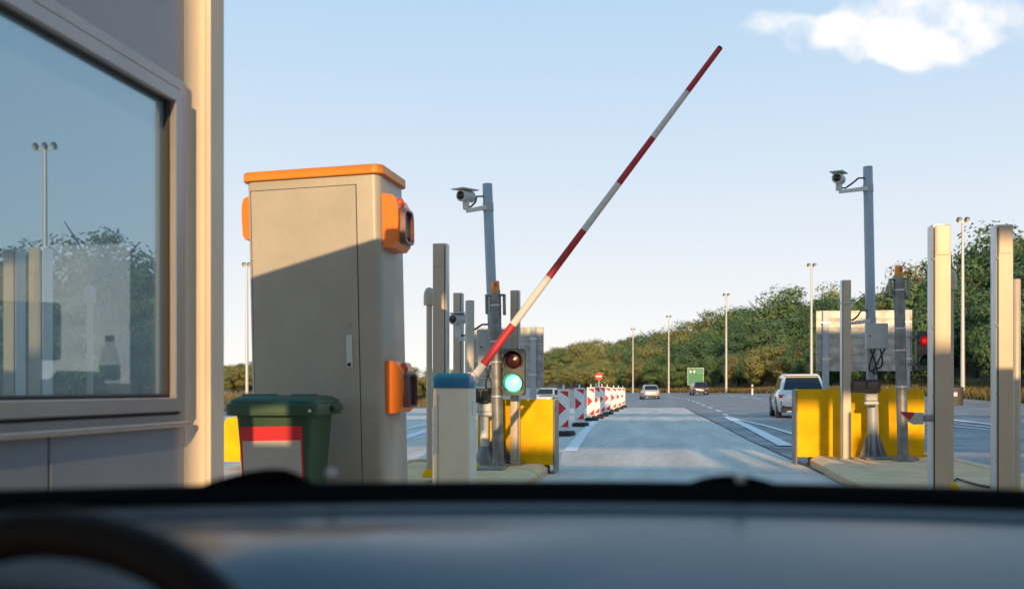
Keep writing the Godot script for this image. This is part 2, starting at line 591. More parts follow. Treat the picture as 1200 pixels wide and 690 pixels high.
func island(called: String, x0: float, x1: float, d0: float, d1: float, lane_side: int) -> void:
	var o := struct(called, Shape.new().box(Vector3((x0 + x1) * 0.5, 0.06, -(d0 + d1) * 0.5 + 0.3), Vector3(x1 - x0 - 0.5, 0.165, d1 - d0 - 0.6)), mats["island concrete"])
	var stone := Shape.new().prism(PackedVector2Array([Vector2(0, -0.05), Vector2(0, 0.09), Vector2(0.10, 0.15), Vector2(0.27, 0.152), Vector2(0.27, -0.05)]), Vector3.ZERO, Vector3.RIGHT, Vector3.UP, Vector3(0, 0, 0.985)).done()
	for side in [0, 1]:
		var d := d0 if side == 0 else d0
		while d < d1 - 1.2:
			var k := part("kerb_stone", stone, mats["kerb concrete"], o)
			k.position = Vector3(x0, 0, -d - 1.0) if side == 0 else Vector3(x1, 0, -d)
			k.rotation.y = (0.0 if side == 0 else PI) + rng.randf_range(-0.004, 0.004)
			k.position.y = rng.randf_range(-0.004, 0.004)
			d += 1.0
	# rounded far end in short stones
	var cx := (x0 + x1) * 0.5
	var hw := (x1 - x0) * 0.5
	var dd := d1 - 0.95
	var prof := [[0.0, -0.05], [0.0, 0.09], [0.10, 0.15], [0.27, 0.152]]
	var path := []
	for q in 13:
		var t := PI * q / 12.0
		var rx := hw
		var rz := 0.95
		var e := 0.45
		path.append([Vector2(cx - cos(t) * 1.0 * rx if absf(cos(t)) > 0.999 else cx - signf(cos(t)) * rx * pow(absf(cos(t)), e), dd + rz * pow(sin(t), e)), 0])
	for q in 12:
		var a: Vector2 = path[q][0]
		var b: Vector2 = path[q + 1][0]
		if a.distance_to(b) < 0.02: continue
		var c := Vector2(cx, dd - 0.6)
		var rings := []
		for f in [0.01, 0.99]:
			var p := a.lerp(b, f)
			var inw := (c - p).normalized()
			var one := []
			for z in prof: one.append(Vector3(p.x + inw.x * z[0], z[1], -(p.y + inw.y * z[0])))
			one.append(Vector3(p.x + inw.x * 0.27, -0.05, -(p.y + inw.y * 0.27)))
			rings.append(one)
		part("kerb_stone", Shape.new().loft(rings, true, true, false), mats["kerb concrete"], o)


# ------------------------------------------------------------------ the toll booth and what shades the lane
const WALL := -1.87

func make_booth() -> void:
	var t := thing("toll_booth", "grey toll booth with a large framed window beside the lane", "toll booth", Vector3(0, 0.14, 0))
	t.position.y = 0.0
	var wt := 0.07
	var y0 := 0.14
	var y1 := 2.9
	var g0 := 0.75                          # window opening along the lane and in height
	var g1 := 3.41
	var h0 := 1.128
	var h1 := 2.23
	var dn := -0.5
	var df := 3.77
	var xc := WALL - wt * 0.5
	var fr0 := h0 - 0.12
	var fr1 := h1 + 0.106
	var e1 := g1 + 0.146
	var e0 := g0 - 0.146
	# lane side: panels round the opening
	var wl := Shape.new()
	wl.box(Vector3(xc, (fr1 + y1) * 0.5, -(dn + df - 0.12) * 0.5), Vector3(wt, y1 - fr1, df - 0.12 - dn))
	wl.box(Vector3(xc, (fr0 + fr1) * 0.5, -(e1 + df - 0.12) * 0.5), Vector3(wt, fr1 - fr0, df - 0.12 - e1))
	wl.box(Vector3(xc, (fr0 + fr1) * 0.5, -(dn + e0) * 0.5), Vector3(wt, fr1 - fr0, e0 - dn))
	part("wall", wl, mats["booth paint"], t)
	var seam := x_at(57, 1.0)
	var ds := WALL / seam
	for q in [[dn, ds - 0.004], [ds + 0.004, df - 0.12]]:
		part("wall_panel", Shape.new().box(Vector3(xc, (y0 + fr0) * 0.5, -(q[0] + q[1]) * 0.5), Vector3(wt, fr0 - y0, q[1] - q[0]), 0.004), mats["booth paint"], t)
	# far, near and opposite walls
	var fw := Shape.new()
	fw.box(Vector3(-2.75, 0.6, -3.735), Vector3(1.6, 0.92, 0.06))
	fw.box(Vector3(-2.75, 2.11, -3.735), Vector3(1.6, 0.72, 0.06))
	for q in [[-2.06, 0.24], [-3.08, 0.94]]: fw.box(Vector3(q[0], 1.685, -3.735), Vector3(q[1], 1.25, 0.05))
	fw.prism(PackedVector2Array([Vector2(-3.54, 2.45), Vector2(-1.95, 2.45), Vector2(-1.95, 2.86), Vector2(-3.54, 2.53)]), Vector3(0, 0, -3.71), Vector3.RIGHT, Vector3.UP, Vector3(0, 0, -0.05))
	part("wall", fw, mats["inside"], t)
	part("ceiling", Shape.new().prism(PackedVector2Array([Vector2(-3.54, 2.46), Vector2(-1.95, 2.77), Vector2(-1.95, 2.80), Vector2(-3.54, 2.49)]), Vector3(0, 0, 0.4), Vector3.RIGHT, Vector3.UP, Vector3(0, 0, -4.1)), mats["inside"], t)
	part("window_pane", Shape.new().box(Vector3(-2.72, 1.685, -3.735), Vector3(1.5, 1.25, 0.008)), clear("far pane", Color(0.8, 0.9, 0.85), 0.06), t)
	part("wall", Shape.new().box(Vector3(-2.75, 1.32, 0.47), Vector3(1.66, 2.36, 0.06)), mats["inside"], t)
	var ow := Shape.new()
	ow.box(Vector3(-3.58, 0.57, -1.62), Vector3(0.06, 0.86, 4.2))
	ow.box(Vector3(-3.58, 2.43, -1.62), Vector3(0.06, 0.14, 4.2))
	ow.box(Vector3(-3.58, 2.02, -1.62), Vector3(0.06, 0.68, 4.2))
	for z in [0.4, -0.75, -2.0, -3.6]: ow.box(Vector3(-3.58, 1.68, z), Vector3(0.06, 1.36, 0.16))
	part("wall", ow, mats["inside"], t)
	part("window_pane", Shape.new().box(Vector3(-3.58, 1.68, -1.6), Vector3(0.008, 1.36, 4.0)), clear("far pane", Color(0.8, 0.9, 0.85), 0.06), t)
	part("floor", Shape.new().box(Vector3(-2.75, 0.17, -1.63), Vector3(1.6, 0.05, 4.1)), mats["inside"], t)
	part("counter", Shape.new().box(Vector3(-2.24, 1.045, -2.15), Vector3(0.62, 0.04, 3.05), 0.008), mats["inside"], t)
	# unseen roof, its rise to the lane shaped to slant the cabinet's shade
	var rp := PackedVector2Array([Vector2(-3.7, 2.50), Vector2(-1.84, 2.905), Vector2(-1.84, 3.17), Vector2(-3.7, 2.68)])
	part("visor", Shape.new().box(Vector3(-1.70, 3.03, -3.84), Vector3(0.28, 0.44, 0.12), 0.01), mats["canopy white"], t)  # added block, there only to shade the payment cabinet
	part("roof", Shape.new().prism(rp, Vector3(0, 0, 0.6), Vector3.RIGHT, Vector3.UP, Vector3(0, 0, -4.5)), mats["canopy white"], t)
	# window: outer frame, sash, gasket, glass
	var win := part("window_frame", frame_shape(e0, e1, fr0, fr1, 0.045, WALL - 0.02, WALL + 0.016), mats["aluminium"], t)
	part("sash", frame_shape(e0 + 0.058, e1 - 0.058, fr0 + 0.054, fr1 - 0.052, 0.054, WALL - 0.03, WALL + 0.034), mats["aluminium"], win)
	part("gasket", frame_shape(g0 - 0.034, g1 + 0.034, h0 - 0.012, h1 + 0.008, 0.014, WALL - 0.03, WALL + 0.010), mats["gasket"], win)
	part("groove", frame_shape(e0 + 0.043, e1 - 0.043, fr0 + 0.043, fr1 - 0.043, 0.018, WALL - 0.03, WALL + 0.004), mats["gasket"], win)
	part("window_sill", Shape.new().box(Vector3(WALL + 0.018, fr0 + 0.006, -(e0 + e1) * 0.5), Vector3(0.034, 0.02, e1 - e0 + 0.01), 0.005), mats["aluminium"], win)
	var gl := clear("booth glass", Color(0.48, 0.71, 0.83), 0.06, 0.004, 1.0)
	gl.metallic = 0.54
	part("window_pane", Shape.new().box(Vector3(WALL - 0.012, (h0 + h1) * 0.5, -(g0 + g1) * 0.5), Vector3(0.006, h1 - h0 + 0.03, g1 - g0 + 0.06)), gl, win)
	# corner pilaster: a cove that sweeps out of the wall, a fillet, and a flat face
	var px0 := WALL + 0.07
	var dp := df - 0.12
	var poly := PackedVector2Array()
	for k in 9:
		var a := PI / 2 * k / 8.0
		poly.append(Vector2(WALL + 0.001 + 0.052 * (1.0 - cos(a)), dp - 0.075 + 0.070 * sin(a)))
	poly.append(Vector2(WALL + 0.053, dp + 0.0))
	poly.append(Vector2(px0, dp + 0.004))
	poly.append(Vector2(px0, df))
	poly.append(Vector2(WALL - wt, df))
	poly.append(Vector2(WALL - wt, dp - 0.075))
	part("corner_post", Shape.new().prism(poly, Vector3(0, y0, 0), Vector3.RIGHT, Vector3(0, 0, -1), Vector3(0, y1 - y0, 0)), mats["booth trim"], t)
	# things in the booth
	var b := thing("water_bottle", "clear plastic water bottle with dark cap standing on the booth counter", "bottle", Vector3(0, 0, 0))
	var bp := at_d(128, 462, 3.33)
	bp = Vector3(-2.06, 1.066, 0)
	bp.z = bp.x / x_at(128, 1.0) * -1.0
	b.position = bp
	var prof := [[0.030, 0.0], [0.036, 0.008], [0.036, 0.05], [0.033, 0.058], [0.036, 0.066], [0.036, 0.09], [0.033, 0.098], [0.036, 0.106], [0.036, 0.18], [0.030, 0.215], [0.016, 0.245], [0.014, 0.262]]
	part("bottle_body", Shape.new().lathe(Vector3.ZERO, Vector3.UP, prof, 20), clear("bottle plastic", Color(0.75, 0.85, 0.85), 0.22, 0.03), b)
	part("bottle_label", Shape.new().lathe(Vector3(0, 0.115, 0), Vector3.UP, [[0.0368, 0.0], [0.0368, 0.055]], 20), mat("bottle label", Color(0.10, 0.16, 0.22), 0.5), b)
	part("cap", Shape.new().lathe(Vector3(0, 0.258, 0), Vector3.UP, [[0.017, 0], [0.017, 0.022]], 16), mats["gasket"], b)
	var mo := thing("monitor", "black monitor on a stand behind the booth window", "monitor", Vector3(-2.42, 1.066, -3.34))
	part("screen", Shape.new().box(Vector3(0, 0.30, 0), Vector3(0.30, 0.22, 0.04), 0.01), mats["black plastic"], mo)
	part("stand", Shape.new().cyl(Vector3(-0.02, 0, 0), Vector3(-0.02, 0.2, 0), 0.02, 0.02).box(Vector3(-0.02, 0.008, 0), Vector3(0.16, 0.016, 0.16)), mats["black plastic"], mo)
	mo.rotation.y = 0.5
	var rd := thing("card_reader", "black card reader on the booth counter between monitor and bottle", "card reader", Vector3(-2.29, 1.066, -3.50))
	part("body", Shape.new().loft([rounded(0, 0, 0.11, 0.09, 0.03, 0), rounded(0, 0, 0.11, 0.09, 0.03, 0.07), rounded(0, -0.02, 0.07, 0.05, 0.03, 0.15)]), mats["black plastic"], rd)
	part("keypad", Shape.new().box(Vector3(0, 0.12, 0.05), Vector3(0.1, 0.07, 0.01), 0.003, Basis(Vector3.RIGHT, -0.5)), mats["box grey"], rd)
	var ch := thing("office_chair", "black office chair with headrest inside the toll booth", "chair", Vector3(-2.75, 0.2, -2.3))
	part("seat", Shape.new().box(Vector3(0, 0.42, 0), Vector3(0.46, 0.09, 0.46), 0.03), mats["black plastic"], ch)
	part("backrest", Shape.new().box(Vector3(-0.05, 0.85, -0.22), Vector3(0.44, 0.62, 0.08), 0.03), mats["black plastic"], ch)
	part("headrest", Shape.new().box(Vector3(-0.05, 1.28, -0.24), Vector3(0.30, 0.16, 0.09), 0.03).box(Vector3(-0.05, 1.17, -0.24), Vector3(0.05, 0.14, 0.03)), mats["black plastic"], ch)
	part("base", Shape.new().cyl(Vector3(0, 0, 0), Vector3(0, 0.4, 0), 0.03, 0.03).box(Vector3(0, 0.03, 0), Vector3(0.5, 0.05, 0.06)).box(Vector3(0, 0.032, 0), Vector3(0.06, 0.05, 0.5)), mats["black plastic"], ch)
	var cb := thing("carton", "small brown carton on the booth counter near the bottle", "box", Vector3(-2.16, 1.066, -3.02))
	part("box", Shape.new().box(Vector3(0, 0.055, 0), Vector3(0.2, 0.11, 0.26), 0.004), mat("carton", Color(0.24, 0.15, 0.07), 0.8), cb)
	part("flap", Shape.new().box(Vector3(0, 0.1125, 0.02), Vector3(0.19, 0.004, 0.12)), mats["carton"], cb)

func frame_shape(d0: float, d1: float, y0: float, y1: float, w: float, x0: float, x1: float) -> Shape:
	# four mitred bars of one frame in the plane of the wall
	var s := Shape.new()
	var o := [Vector2(d0, y0), Vector2(d1, y0), Vector2(d1, y1), Vector2(d0, y1)]
	var i := [Vector2(d0 + w, y0 + w), Vector2(d1 - w, y0 + w), Vector2(d1 - w, y1 - w), Vector2(d0 + w, y1 - w)]
	var bv := 0.006
	var rings := []
	for k in 5:
		var a: Vector2 = o[k % 4]
		var b: Vector2 = i[k % 4]
		var m := (b - a).normalized() * bv
		rings.append([Vector3(x0, a.y, -a.x), Vector3(x1 - bv, a.y, -a.x), Vector3(x1, (a + m).y, -(a + m).x), Vector3(x1, (b - m).y, -(b - m).x), Vector3(x1 - bv, b.y, -b.x), Vector3(x0, b.y, -b.x)])
	s.loft(rings, false, false, false)
	return s

func make_canopy() -> void:
	# the roof over the toll lanes: its shade lies across the road ahead, with a strip of sun below it
	var t := thing("toll_canopy", "wide pale roof spanning the toll lanes on round columns", "canopy", Vector3(0, 0, 0))
	part("roof_slab", Shape.new().box(Vector3(2, 8.08, 5.2), Vector3(64, 0.9, 13.0)), mats["canopy white"], t)
	part("shading_board", Shape.new().box(Vector3(2, 10.75, 0.6), Vector3(64, 1.2, 0.2)), mats["canopy white"], t)  # board added above the roof to cast a second band of shade
	for x in [-28, -18, -8.5, 3.1, 14, 25]:
		var c := part("column", Shape.new().cyl(Vector3(x, 0.1, 7.0), Vector3(x, 7.64, 7.0), 0.22, 0.22, 20), mats["canopy white"], t)
		part("board_post", Shape.new().box(Vector3(x, 9.3, 0.6), Vector3(0.12, 1.7, 0.12)), mats["canopy white"], c)
	for q in [[-0.24, 4.5, "above the lane with the raised arm", 1.5], [5.3, 10.4, "above the lane past the paddle post", 2.15]]:  # unseen boxes added to cut the low sun into strips
		var b := thing("shading_box", "added grey shading box hung under the toll canopy " + q[2], "shading box", Vector3((q[0] + q[1]) * 0.5, 5.1, 12.0))
		var hh: float = q[3]
		part("box", Shape.new().box(Vector3(0, hh * 0.5, 0), Vector3(q[1] - q[0], hh, 0.4), 0.02), mats["box grey"], b)
		for sx in [-0.4, 0.4]: part("hanger", Shape.new().box(Vector3((q[1] - q[0]) * sx, hh * 0.5 + 1.3, -0.3), Vector3(0.06, 2.6 - hh, 0.06)).box(Vector3((q[1] - q[0]) * sx, hh + 0.02, -0.15), Vector3(0.06, 0.06, 0.34)), mats["box grey"], b)
	var o := thing("toll_booth", "second toll booth on the island with the red signal", "toll booth", Vector3(3.45, 0.14, -1.2))
	part("wall", Shape.new().box(Vector3(0, 1.3, 0), Vector3(1.36, 2.6, 3.2), 0.03), mats["booth paint"], o)
	part("roof", Shape.new().box(Vector3(0, 2.66, 0), Vector3(1.5, 0.12, 3.4), 0.02), mats["canopy white"], o)
	part("window_pane", Shape.new().box(Vector3(-0.684, 1.5, 0), Vector3(0.01, 1.0, 2.2)), mats["car glass"], o)


# ------------------------------------------------------------------ the payment terminal, the bin, the barrier
func make_kiosk() -> void:
	var d := 7.3
	var xr := x_at(452, d)
	var xl := x_at(293, d)
	var w := xr - xl
	var dp := 0.62
	var k := thing("payment_terminal", "tall grey payment cabinet with orange roof standing past the booth", "payment terminal", Vector3((xl + xr) * 0.5 + 0.02, 0.125, -d - dp * 0.5))
	k.rotation = Vector3(0, -0.035, 0.022)
	var top := at_d(370, 206, d).y - 0.125
	var hx := w * 0.5
	var hz := dp * 0.5
	part("cabinet", Shape.new().loft([rounded(0, 0, hx, hz, 0.06, 0, 5), rounded(0, 0, hx, hz, 0.06, top, 5)]), mats["kiosk paint"], k)
	part("roof_cap", Shape.new().loft([rounded(0, 0, hx + 0.026, hz + 0.026, 0.07, top - 0.012, 6), rounded(0, 0, hx + 0.030, hz + 0.030, 0.072, top - 0.004, 6), rounded(0, 0, hx + 0.030, hz + 0.030, 0.072, top + 0.052, 6), rounded(0, 0, hx + 0.024, hz + 0.024, 0.07, top + 0.058, 6)], true, true, false), mats["orange paint"], k)
	for q in [0.25, 0.78]: part("hinge", Shape.new().box(Vector3(-hx + 0.036, top * q, hz + 0.006), Vector3(0.014, 0.09, 0.014), 0.004), mats["kiosk paint"], k)
	# door leaf, a few millimetres proud with a dark gap round it
	var dl := -hx + 0.045
	var dr := hx - 0.19
	part("door_gap", Shape.new().box(Vector3((dl + dr) * 0.5, top * 0.5 + 0.02, hz - 0.003), Vector3(dr - dl + 0.012, top - 0.21, 0.01)), mats["gasket"], k)
	var door := part("door", Shape.new().box(Vector3((dl + dr) * 0.5, top * 0.5 + 0.02, hz + 0.001), Vector3(dr - dl, top - 0.222, 0.012), 0.003), mats["kiosk paint"], k)
	var hh := at_d(413, 413, d).y - 0.125
	var han := part("handle", Shape.new().box(Vector3(dr - 0.075, hh, hz + 0.013), Vector3(0.05, 0.26, 0.016), 0.007), mats["camera white"], door)
	part("lock", Shape.new().cyl(Vector3(dr - 0.075, hh - 0.1, hz + 0.02), Vector3(dr - 0.075, hh - 0.1, hz + 0.027), 0.015, 0.015), mats["gasket"], han)
	part("lock", Shape.new().cyl(Vector3(dr - 0.075, at_d(413, 395, d).y - 0.03, hz + 0.02), Vector3(dr - 0.075, at_d(413, 395, d).y - 0.03, hz + 0.024), 0.012, 0.012), mats["kiosk paint"], han)
	# orange hoods over the payment slots: two on the lane side, one on the other
	for q in [[1, 264.0, 0.42], [1, 455.0, 0.41], [-1, 252.0, 0.34]]:
		var s: float = q[0]
		var cy := at_d(460, q[1], d + 0.2).y - 0.125
		var hgt: float = q[2]
		var outl := PackedVector2Array([Vector2(0, -0.5), Vector2(0.08, -0.5), Vector2(0.115, -0.40), Vector2(0.13, 0.0), Vector2(0.125, 0.30), Vector2(0.09, 0.46), Vector2(0.02, 0.5), Vector2(0, 0.5)])
		var pl := PackedVector2Array()
		for p in outl: pl.append(Vector2(p.x * (1.0 if s > 0 else 0.5), p.y * hgt))
		var hood := part("slot_hood", Shape.new().prism(pl, Vector3(s * (hx + 0.001), cy, hz - 0.05), Vector3(s, 0, 0), Vector3.UP, Vector3(0, 0, -0.36)), mats["orange plastic"], k)
		if s < 0: continue
		part("slot_panel", Shape.new().box(Vector3(s * (hx + 0.128), cy - 0.01, hz - 0.24), Vector3(0.016, hgt * 0.5, 0.22), 0.006), mats["black plastic"], hood)
		part("slot_rim", Shape.new().loft([rim_ring(s * (hx + 0.10), cy - 0.02, hz - 0.24, 0.14, hgt * 0.36), rim_ring(s * (hx + 0.165), cy - 0.03, hz - 0.24, 0.12, hgt * 0.32), rim_ring(s * (hx + 0.165), cy - 0.03, hz - 0.24, 0.10, hgt * 0.28), rim_ring(s * (hx + 0.13), cy - 0.03, hz - 0.24, 0.10, hgt * 0.28)], false, false), mat("slot rim", Color(0.12, 0.05, 0.06), 0.3), hood)
		part("push_button", Shape.new().lathe(Vector3(s * (hx + 0.10), cy + hgt * 0.36, hz - 0.18), Vector3(s, 0.35, 0), [[0.035, 0], [0.04, 0.02], [0.03, 0.035], [0.002, 0.04]], 14), mat("button red", Color(0.5, 0.06, 0.01), 0.3), hood)

func rim_ring(x: float, y: float, z: float, hw: float, hh: float) -> Array:
	var out := []
	for p in rounded(0, 0, hw, hh, 0.05, 0, 3): out.append(Vector3(x, y + p.z, z + p.x))
	return out

func make_bin() -> void:
	var d := 6.45
	var t := thing("wheelie_bin", "dark green wheeled bin with red and grey label before the payment cabinet", "bin", Vector3((x_at(271, d) + x_at(362, d)) * 0.5, 0.142, -d - 0.28))
	t.rotation.y = 0.04
	t.scale = Vector3.ONE * 0.965
	var hx := (x_at(364, d) - x_at(272, d)) * 0.5
	var rings := []
	for q in [[0.0, 0.80], [0.05, 0.82], [0.5, 0.91], [0.86, 1.0]]: rings.append(rounded(0, 0, hx * q[1], 0.27 * q[1], 0.045, q[0] + 0.02, 3))
	part("body", Shape.new().loft(rings), mats["bin green"], t)
	part("rim", Shape.new().loft([rounded(0, 0, hx + 0.005, 0.275, 0.05, 0.845), rounded(0, 0, hx + 0.055, 0.33, 0.06, 0.85), rounded(0, 0, hx + 0.06, 0.335, 0.06, 0.925), rounded(0, 0, hx + 0.05, 0.325, 0.06, 0.935)]), mats["bin green"], t)
	var lid := part("lid", Shape.new().loft([rounded(0, -0.01, hx + 0.045, 0.325, 0.06, 0.937), rounded(0, -0.01, hx + 0.04, 0.32, 0.06, 0.958), rounded(0, -0.02, hx - 0.01, 0.28, 0.05, 0.985), rounded(0, -0.02, hx - 0.06, 0.24, 0.05, 0.992)]), mats["bin green"], t)
	part("lid_ridge", Shape.new().box(Vector3(-hx * 0.55, 0.988, 0.1), Vector3(0.2, 0.03, 0.26), 0.012), mats["bin green"], lid)
	part("lid_ridge", Shape.new().box(Vector3(hx * 0.62, 0.988, 0.1), Vector3(0.14, 0.03, 0.26), 0.012), mats["bin green"], lid)
	for s in [-1, 1]:
		part("handle", Shape.new().box(Vector3(s * (hx + 0.075), 0.90, -0.1), Vector3(0.05, 0.05, 0.2), 0.015), mats["bin green"], t)
		var wh := part("wheel", Shape.new().lathe(Vector3(s * hx * 0.86 - 0.03, 0.10, -0.24), Vector3.RIGHT, [[0.07, 0], [0.1, 0.008], [0.1, 0.05], [0.07, 0.06]], 18), mats["rubber"], t)
		part("hub", Shape.new().cyl(Vector3(s * hx * 0.86 - 0.035, 0.10, -0.24), Vector3(s * hx * 0.86 + 0.035, 0.10, -0.24), 0.03, 0.03), mats["box grey"], wh)
	part("bolt", Shape.new().cyl(Vector3(hx * 0.55 + 0.14, 0.885, 0.334), Vector3(hx * 0.55 + 0.14, 0.885, 0.342), 0.012, 0.012), mats["camera white"], t)
	# label lies on the tapered front face
	var tilt := Basis(Vector3.RIGHT, atan2(0.27 * 0.09, 0.40))
	tilt = Basis(Vector3.BACK, 0.02) * tilt
	var lab := part("label", Shape.new().box(Vector3(-0.012, 0.57, 0.2515), Vector3(hx * 1.62, 0.40, 0.005), 0.0, tilt), mats["label red"], t)
	part("label_field", Shape.new().box(Vector3(-0.010, 0.535, 0.2522), Vector3(hx * 1.52, 0.265, 0.005), 0.0, tilt), mats["label grey"], lab)

func make_barrier() -> void:
	var d := 9.2
	var xl := x_at(507, d)
	var xr := x_at(549, d)
	var hx := (xr - xl) * 0.5
	var top := at_d(540, 437, d).y - 0.145
	var t := thing("road_barrier", "road barrier with cream housing, blue cap and raised striped arm", "barrier", Vector3((xl + xr) * 0.5, 0.145, -d - 0.19))
	part("housing", Shape.new().loft([rounded(0, 0, hx + 0.01, 0.19, 0.02, 0), rounded(0, 0, hx, 0.185, 0.02, top - 0.145)]), mats["cream paint"], t)
	part("cap", Shape.new().loft([rounded(0, 0, hx + 0.006, 0.192, 0.024, top - 0.146), rounded(0, 0, hx + 0.006, 0.192, 0.024, top - 0.04), rounded(0, 0, hx - 0.025, 0.165, 0.02, top)]), mats["blue paint"], t)
	part("door_seam", Shape.new().box(Vector3(-hx + 0.05, top * 0.5 - 0.06, 0.189), Vector3(0.005, top - 0.3, 0.004)), mats["raw concrete"], t)
	part("keyhole_plate", Shape.new().box(Vector3(hx + 0.003, top - 0.34, 0.02), Vector3(0.008, 0.14, 0.04), 0.003), mats["post side"], t)
	# arm: an aluminium bar with striped film, turned up from its hub on the lane side of the housing
	var a := Node3D.new()
	a.name = "arm"
	t.add_child(a)
	var da := d + 0.42
	var p0 := at_d(556, 441, da)
	var p1 := at_d(844, 56, da)
	a.position = p0 - t.position
	var cuts := [Vector2(567, 427), Vector2(603, 382), Vector2(644, 325), Vector2(686, 271), Vector2(727, 216), Vector2(768, 163), Vector2(806, 107), Vector2(844, 56)]
	var dir := (p1 - p0).normalized()
	var side := dir.cross(Vector3.BACK).normalized()
	var at := []
	for c in cuts: at.append(dir.dot(at_d(c.x, c.y, da) - p0))
	var len := (p1 - p0).length()
	var from := 0.0
	for i in cuts.size():
		var to: float = at[i]
		var w0 := lerpf(0.041, 0.027, from / len)
		var w1 := lerpf(0.041, 0.027, to / len)
		var rings := []
		for q in [[from, w0], [to - 0.001, w1]]:
			var one := []
			for k in 12:
				var t2 := TAU * k / 12.0
				one.append(dir * q[0] + side * (cos(t2) * q[1]) + Vector3.BACK * (sin(t2) * 0.022))
			rings.append(one)
		var seg := part("stripe_section", Shape.new().loft(rings), mats["arm red"] if i % 2 == 1 else mats["arm white"], a)
		seg.set_meta("label", "red section" if i % 2 == 1 else "white section")
		from = to
	part("end_cap", Shape.new().lathe(dir * (len - 0.005), dir, [[0.026, 0], [0.026, 0.012], [0.018, 0.018]], 12), mats["black plastic"], a)
	part("pivot_hub", Shape.new().cyl(Vector3(-0.02, -0.02, -0.05), Vector3(-0.02, -0.02, 0.16), 0.06, 0.06), mats["post side"], a)


# ------------------------------------------------------------------ posts, poles, cameras and signals on the islands
func detector_post(px0: float, px1: float, side_px: float, top_y: float, d: float, label: String, slot_y := 0.0) -> void:
	# tall slim housing of a vehicle light curtain; px0..px1 is the face towards the traffic, side_px the far edge of the side that shows
	var xl := x_at(px0, d)
	var xr := x_at(px1, d)
	var hx := (xr - xl) * 0.5
	var dep := 0.16
	var top := at_d((px0 + px1) * 0.5, top_y, d).y - 0.14
	var t := thing("detector_post", label, "post", Vector3((xl + xr) * 0.5, 0.14, -d - dep * 0.5), "vehicle detector posts on the toll islands")
	var s := 1.0 if side_px > px1 else -1.0
	part("housing", Shape.new().loft([rounded(0, 0, hx, dep * 0.5, 0.012, 0, 2), rounded(0, 0, hx, dep * 0.5, 0.012, top, 2)]), mats["post side"], t)
	part("front_cover", Shape.new().box(Vector3(-s * hx * 0.12, top * 0.5, dep * 0.5 + 0.003), Vector3(hx * 1.7, top - 0.012, 0.014), 0.003), mats["post beige"], t)
	var cap_h := 0.24
	part("head_cover", Shape.new().box(Vector3(-s * hx * 0.12, top - cap_h * 0.5 - 0.01, dep * 0.5 + 0.009), Vector3(hx * 1.5, cap_h, 0.012), 0.003), mats["post beige"], t)
	part("seam", Shape.new().box(Vector3(s * hx * 0.80, top * 0.5, dep * 0.5 + 0.003), Vector3(0.008, top - 0.05, 0.008)), mats["gasket"], t)
	for k in 4: part("clamp", Shape.new().box(Vector3(s * (hx * 0.86), top * (0.16 + 0.24 * k), dep * 0.5 + 0.006), Vector3(0.016, 0.02, 0.014), 0.003), mats["galvanised"], t)
	part("base_plate", Shape.new().box(Vector3(0, 0.006, 0), Vector3(hx * 2 + 0.1, 0.012, dep + 0.1), 0.003), mats["galvanised"], t)

func dome_pole(px: float, top_y: float, cap_px: float, d: float, label: String) -> void:
	var x := x_at(px, d)
	var top := at_d(px, top_y, d).y - 0.145
	var t := thing("dome_pole", label, "pole", Vector3(x, 0.145, -d), "poles with domed sensor hoods")
	part("pole", Shape.new().cyl(Vector3.ZERO, Vector3(0, top - 0.12, 0), 0.034, 0.034, 14), mats["post beige"], t)
	part("hood", Shape.new().lathe(Vector3(cap_px, top - 0.2, 0), Vector3.UP, [[0.066, 0.0], [0.066, 0.1], [0.06, 0.15], [0.04, 0.19], [0.004, 0.205]], 18), mats["post beige"], t)
	part("base", Shape.new().lathe(Vector3.ZERO, Vector3.UP, [[0.09, 0], [0.09, 0.015], [0.045, 0.09]], 16), mats["yellow paint"], t)

func plain_pole(px: float, top_y: float, d: float, r: float, label: String) -> void:
	var top := at_d(px, top_y, d).y - 0.145
	var t := thing("slim_pole", label, "pole", Vector3(x_at(px, d), 0.145, -d))
	part("pole", Shape.new().lathe(Vector3.ZERO, Vector3.UP, [[r, 0], [r, top - 0.01], [r * 0.8, top]], 16), mats["post beige"], t)
	part("base", Shape.new().lathe(Vector3.ZERO, Vector3.UP, [[r * 2.4, 0], [r * 2.4, 0.02], [r * 1.1, 0.1]], 16), mats["yellow paint"], t)

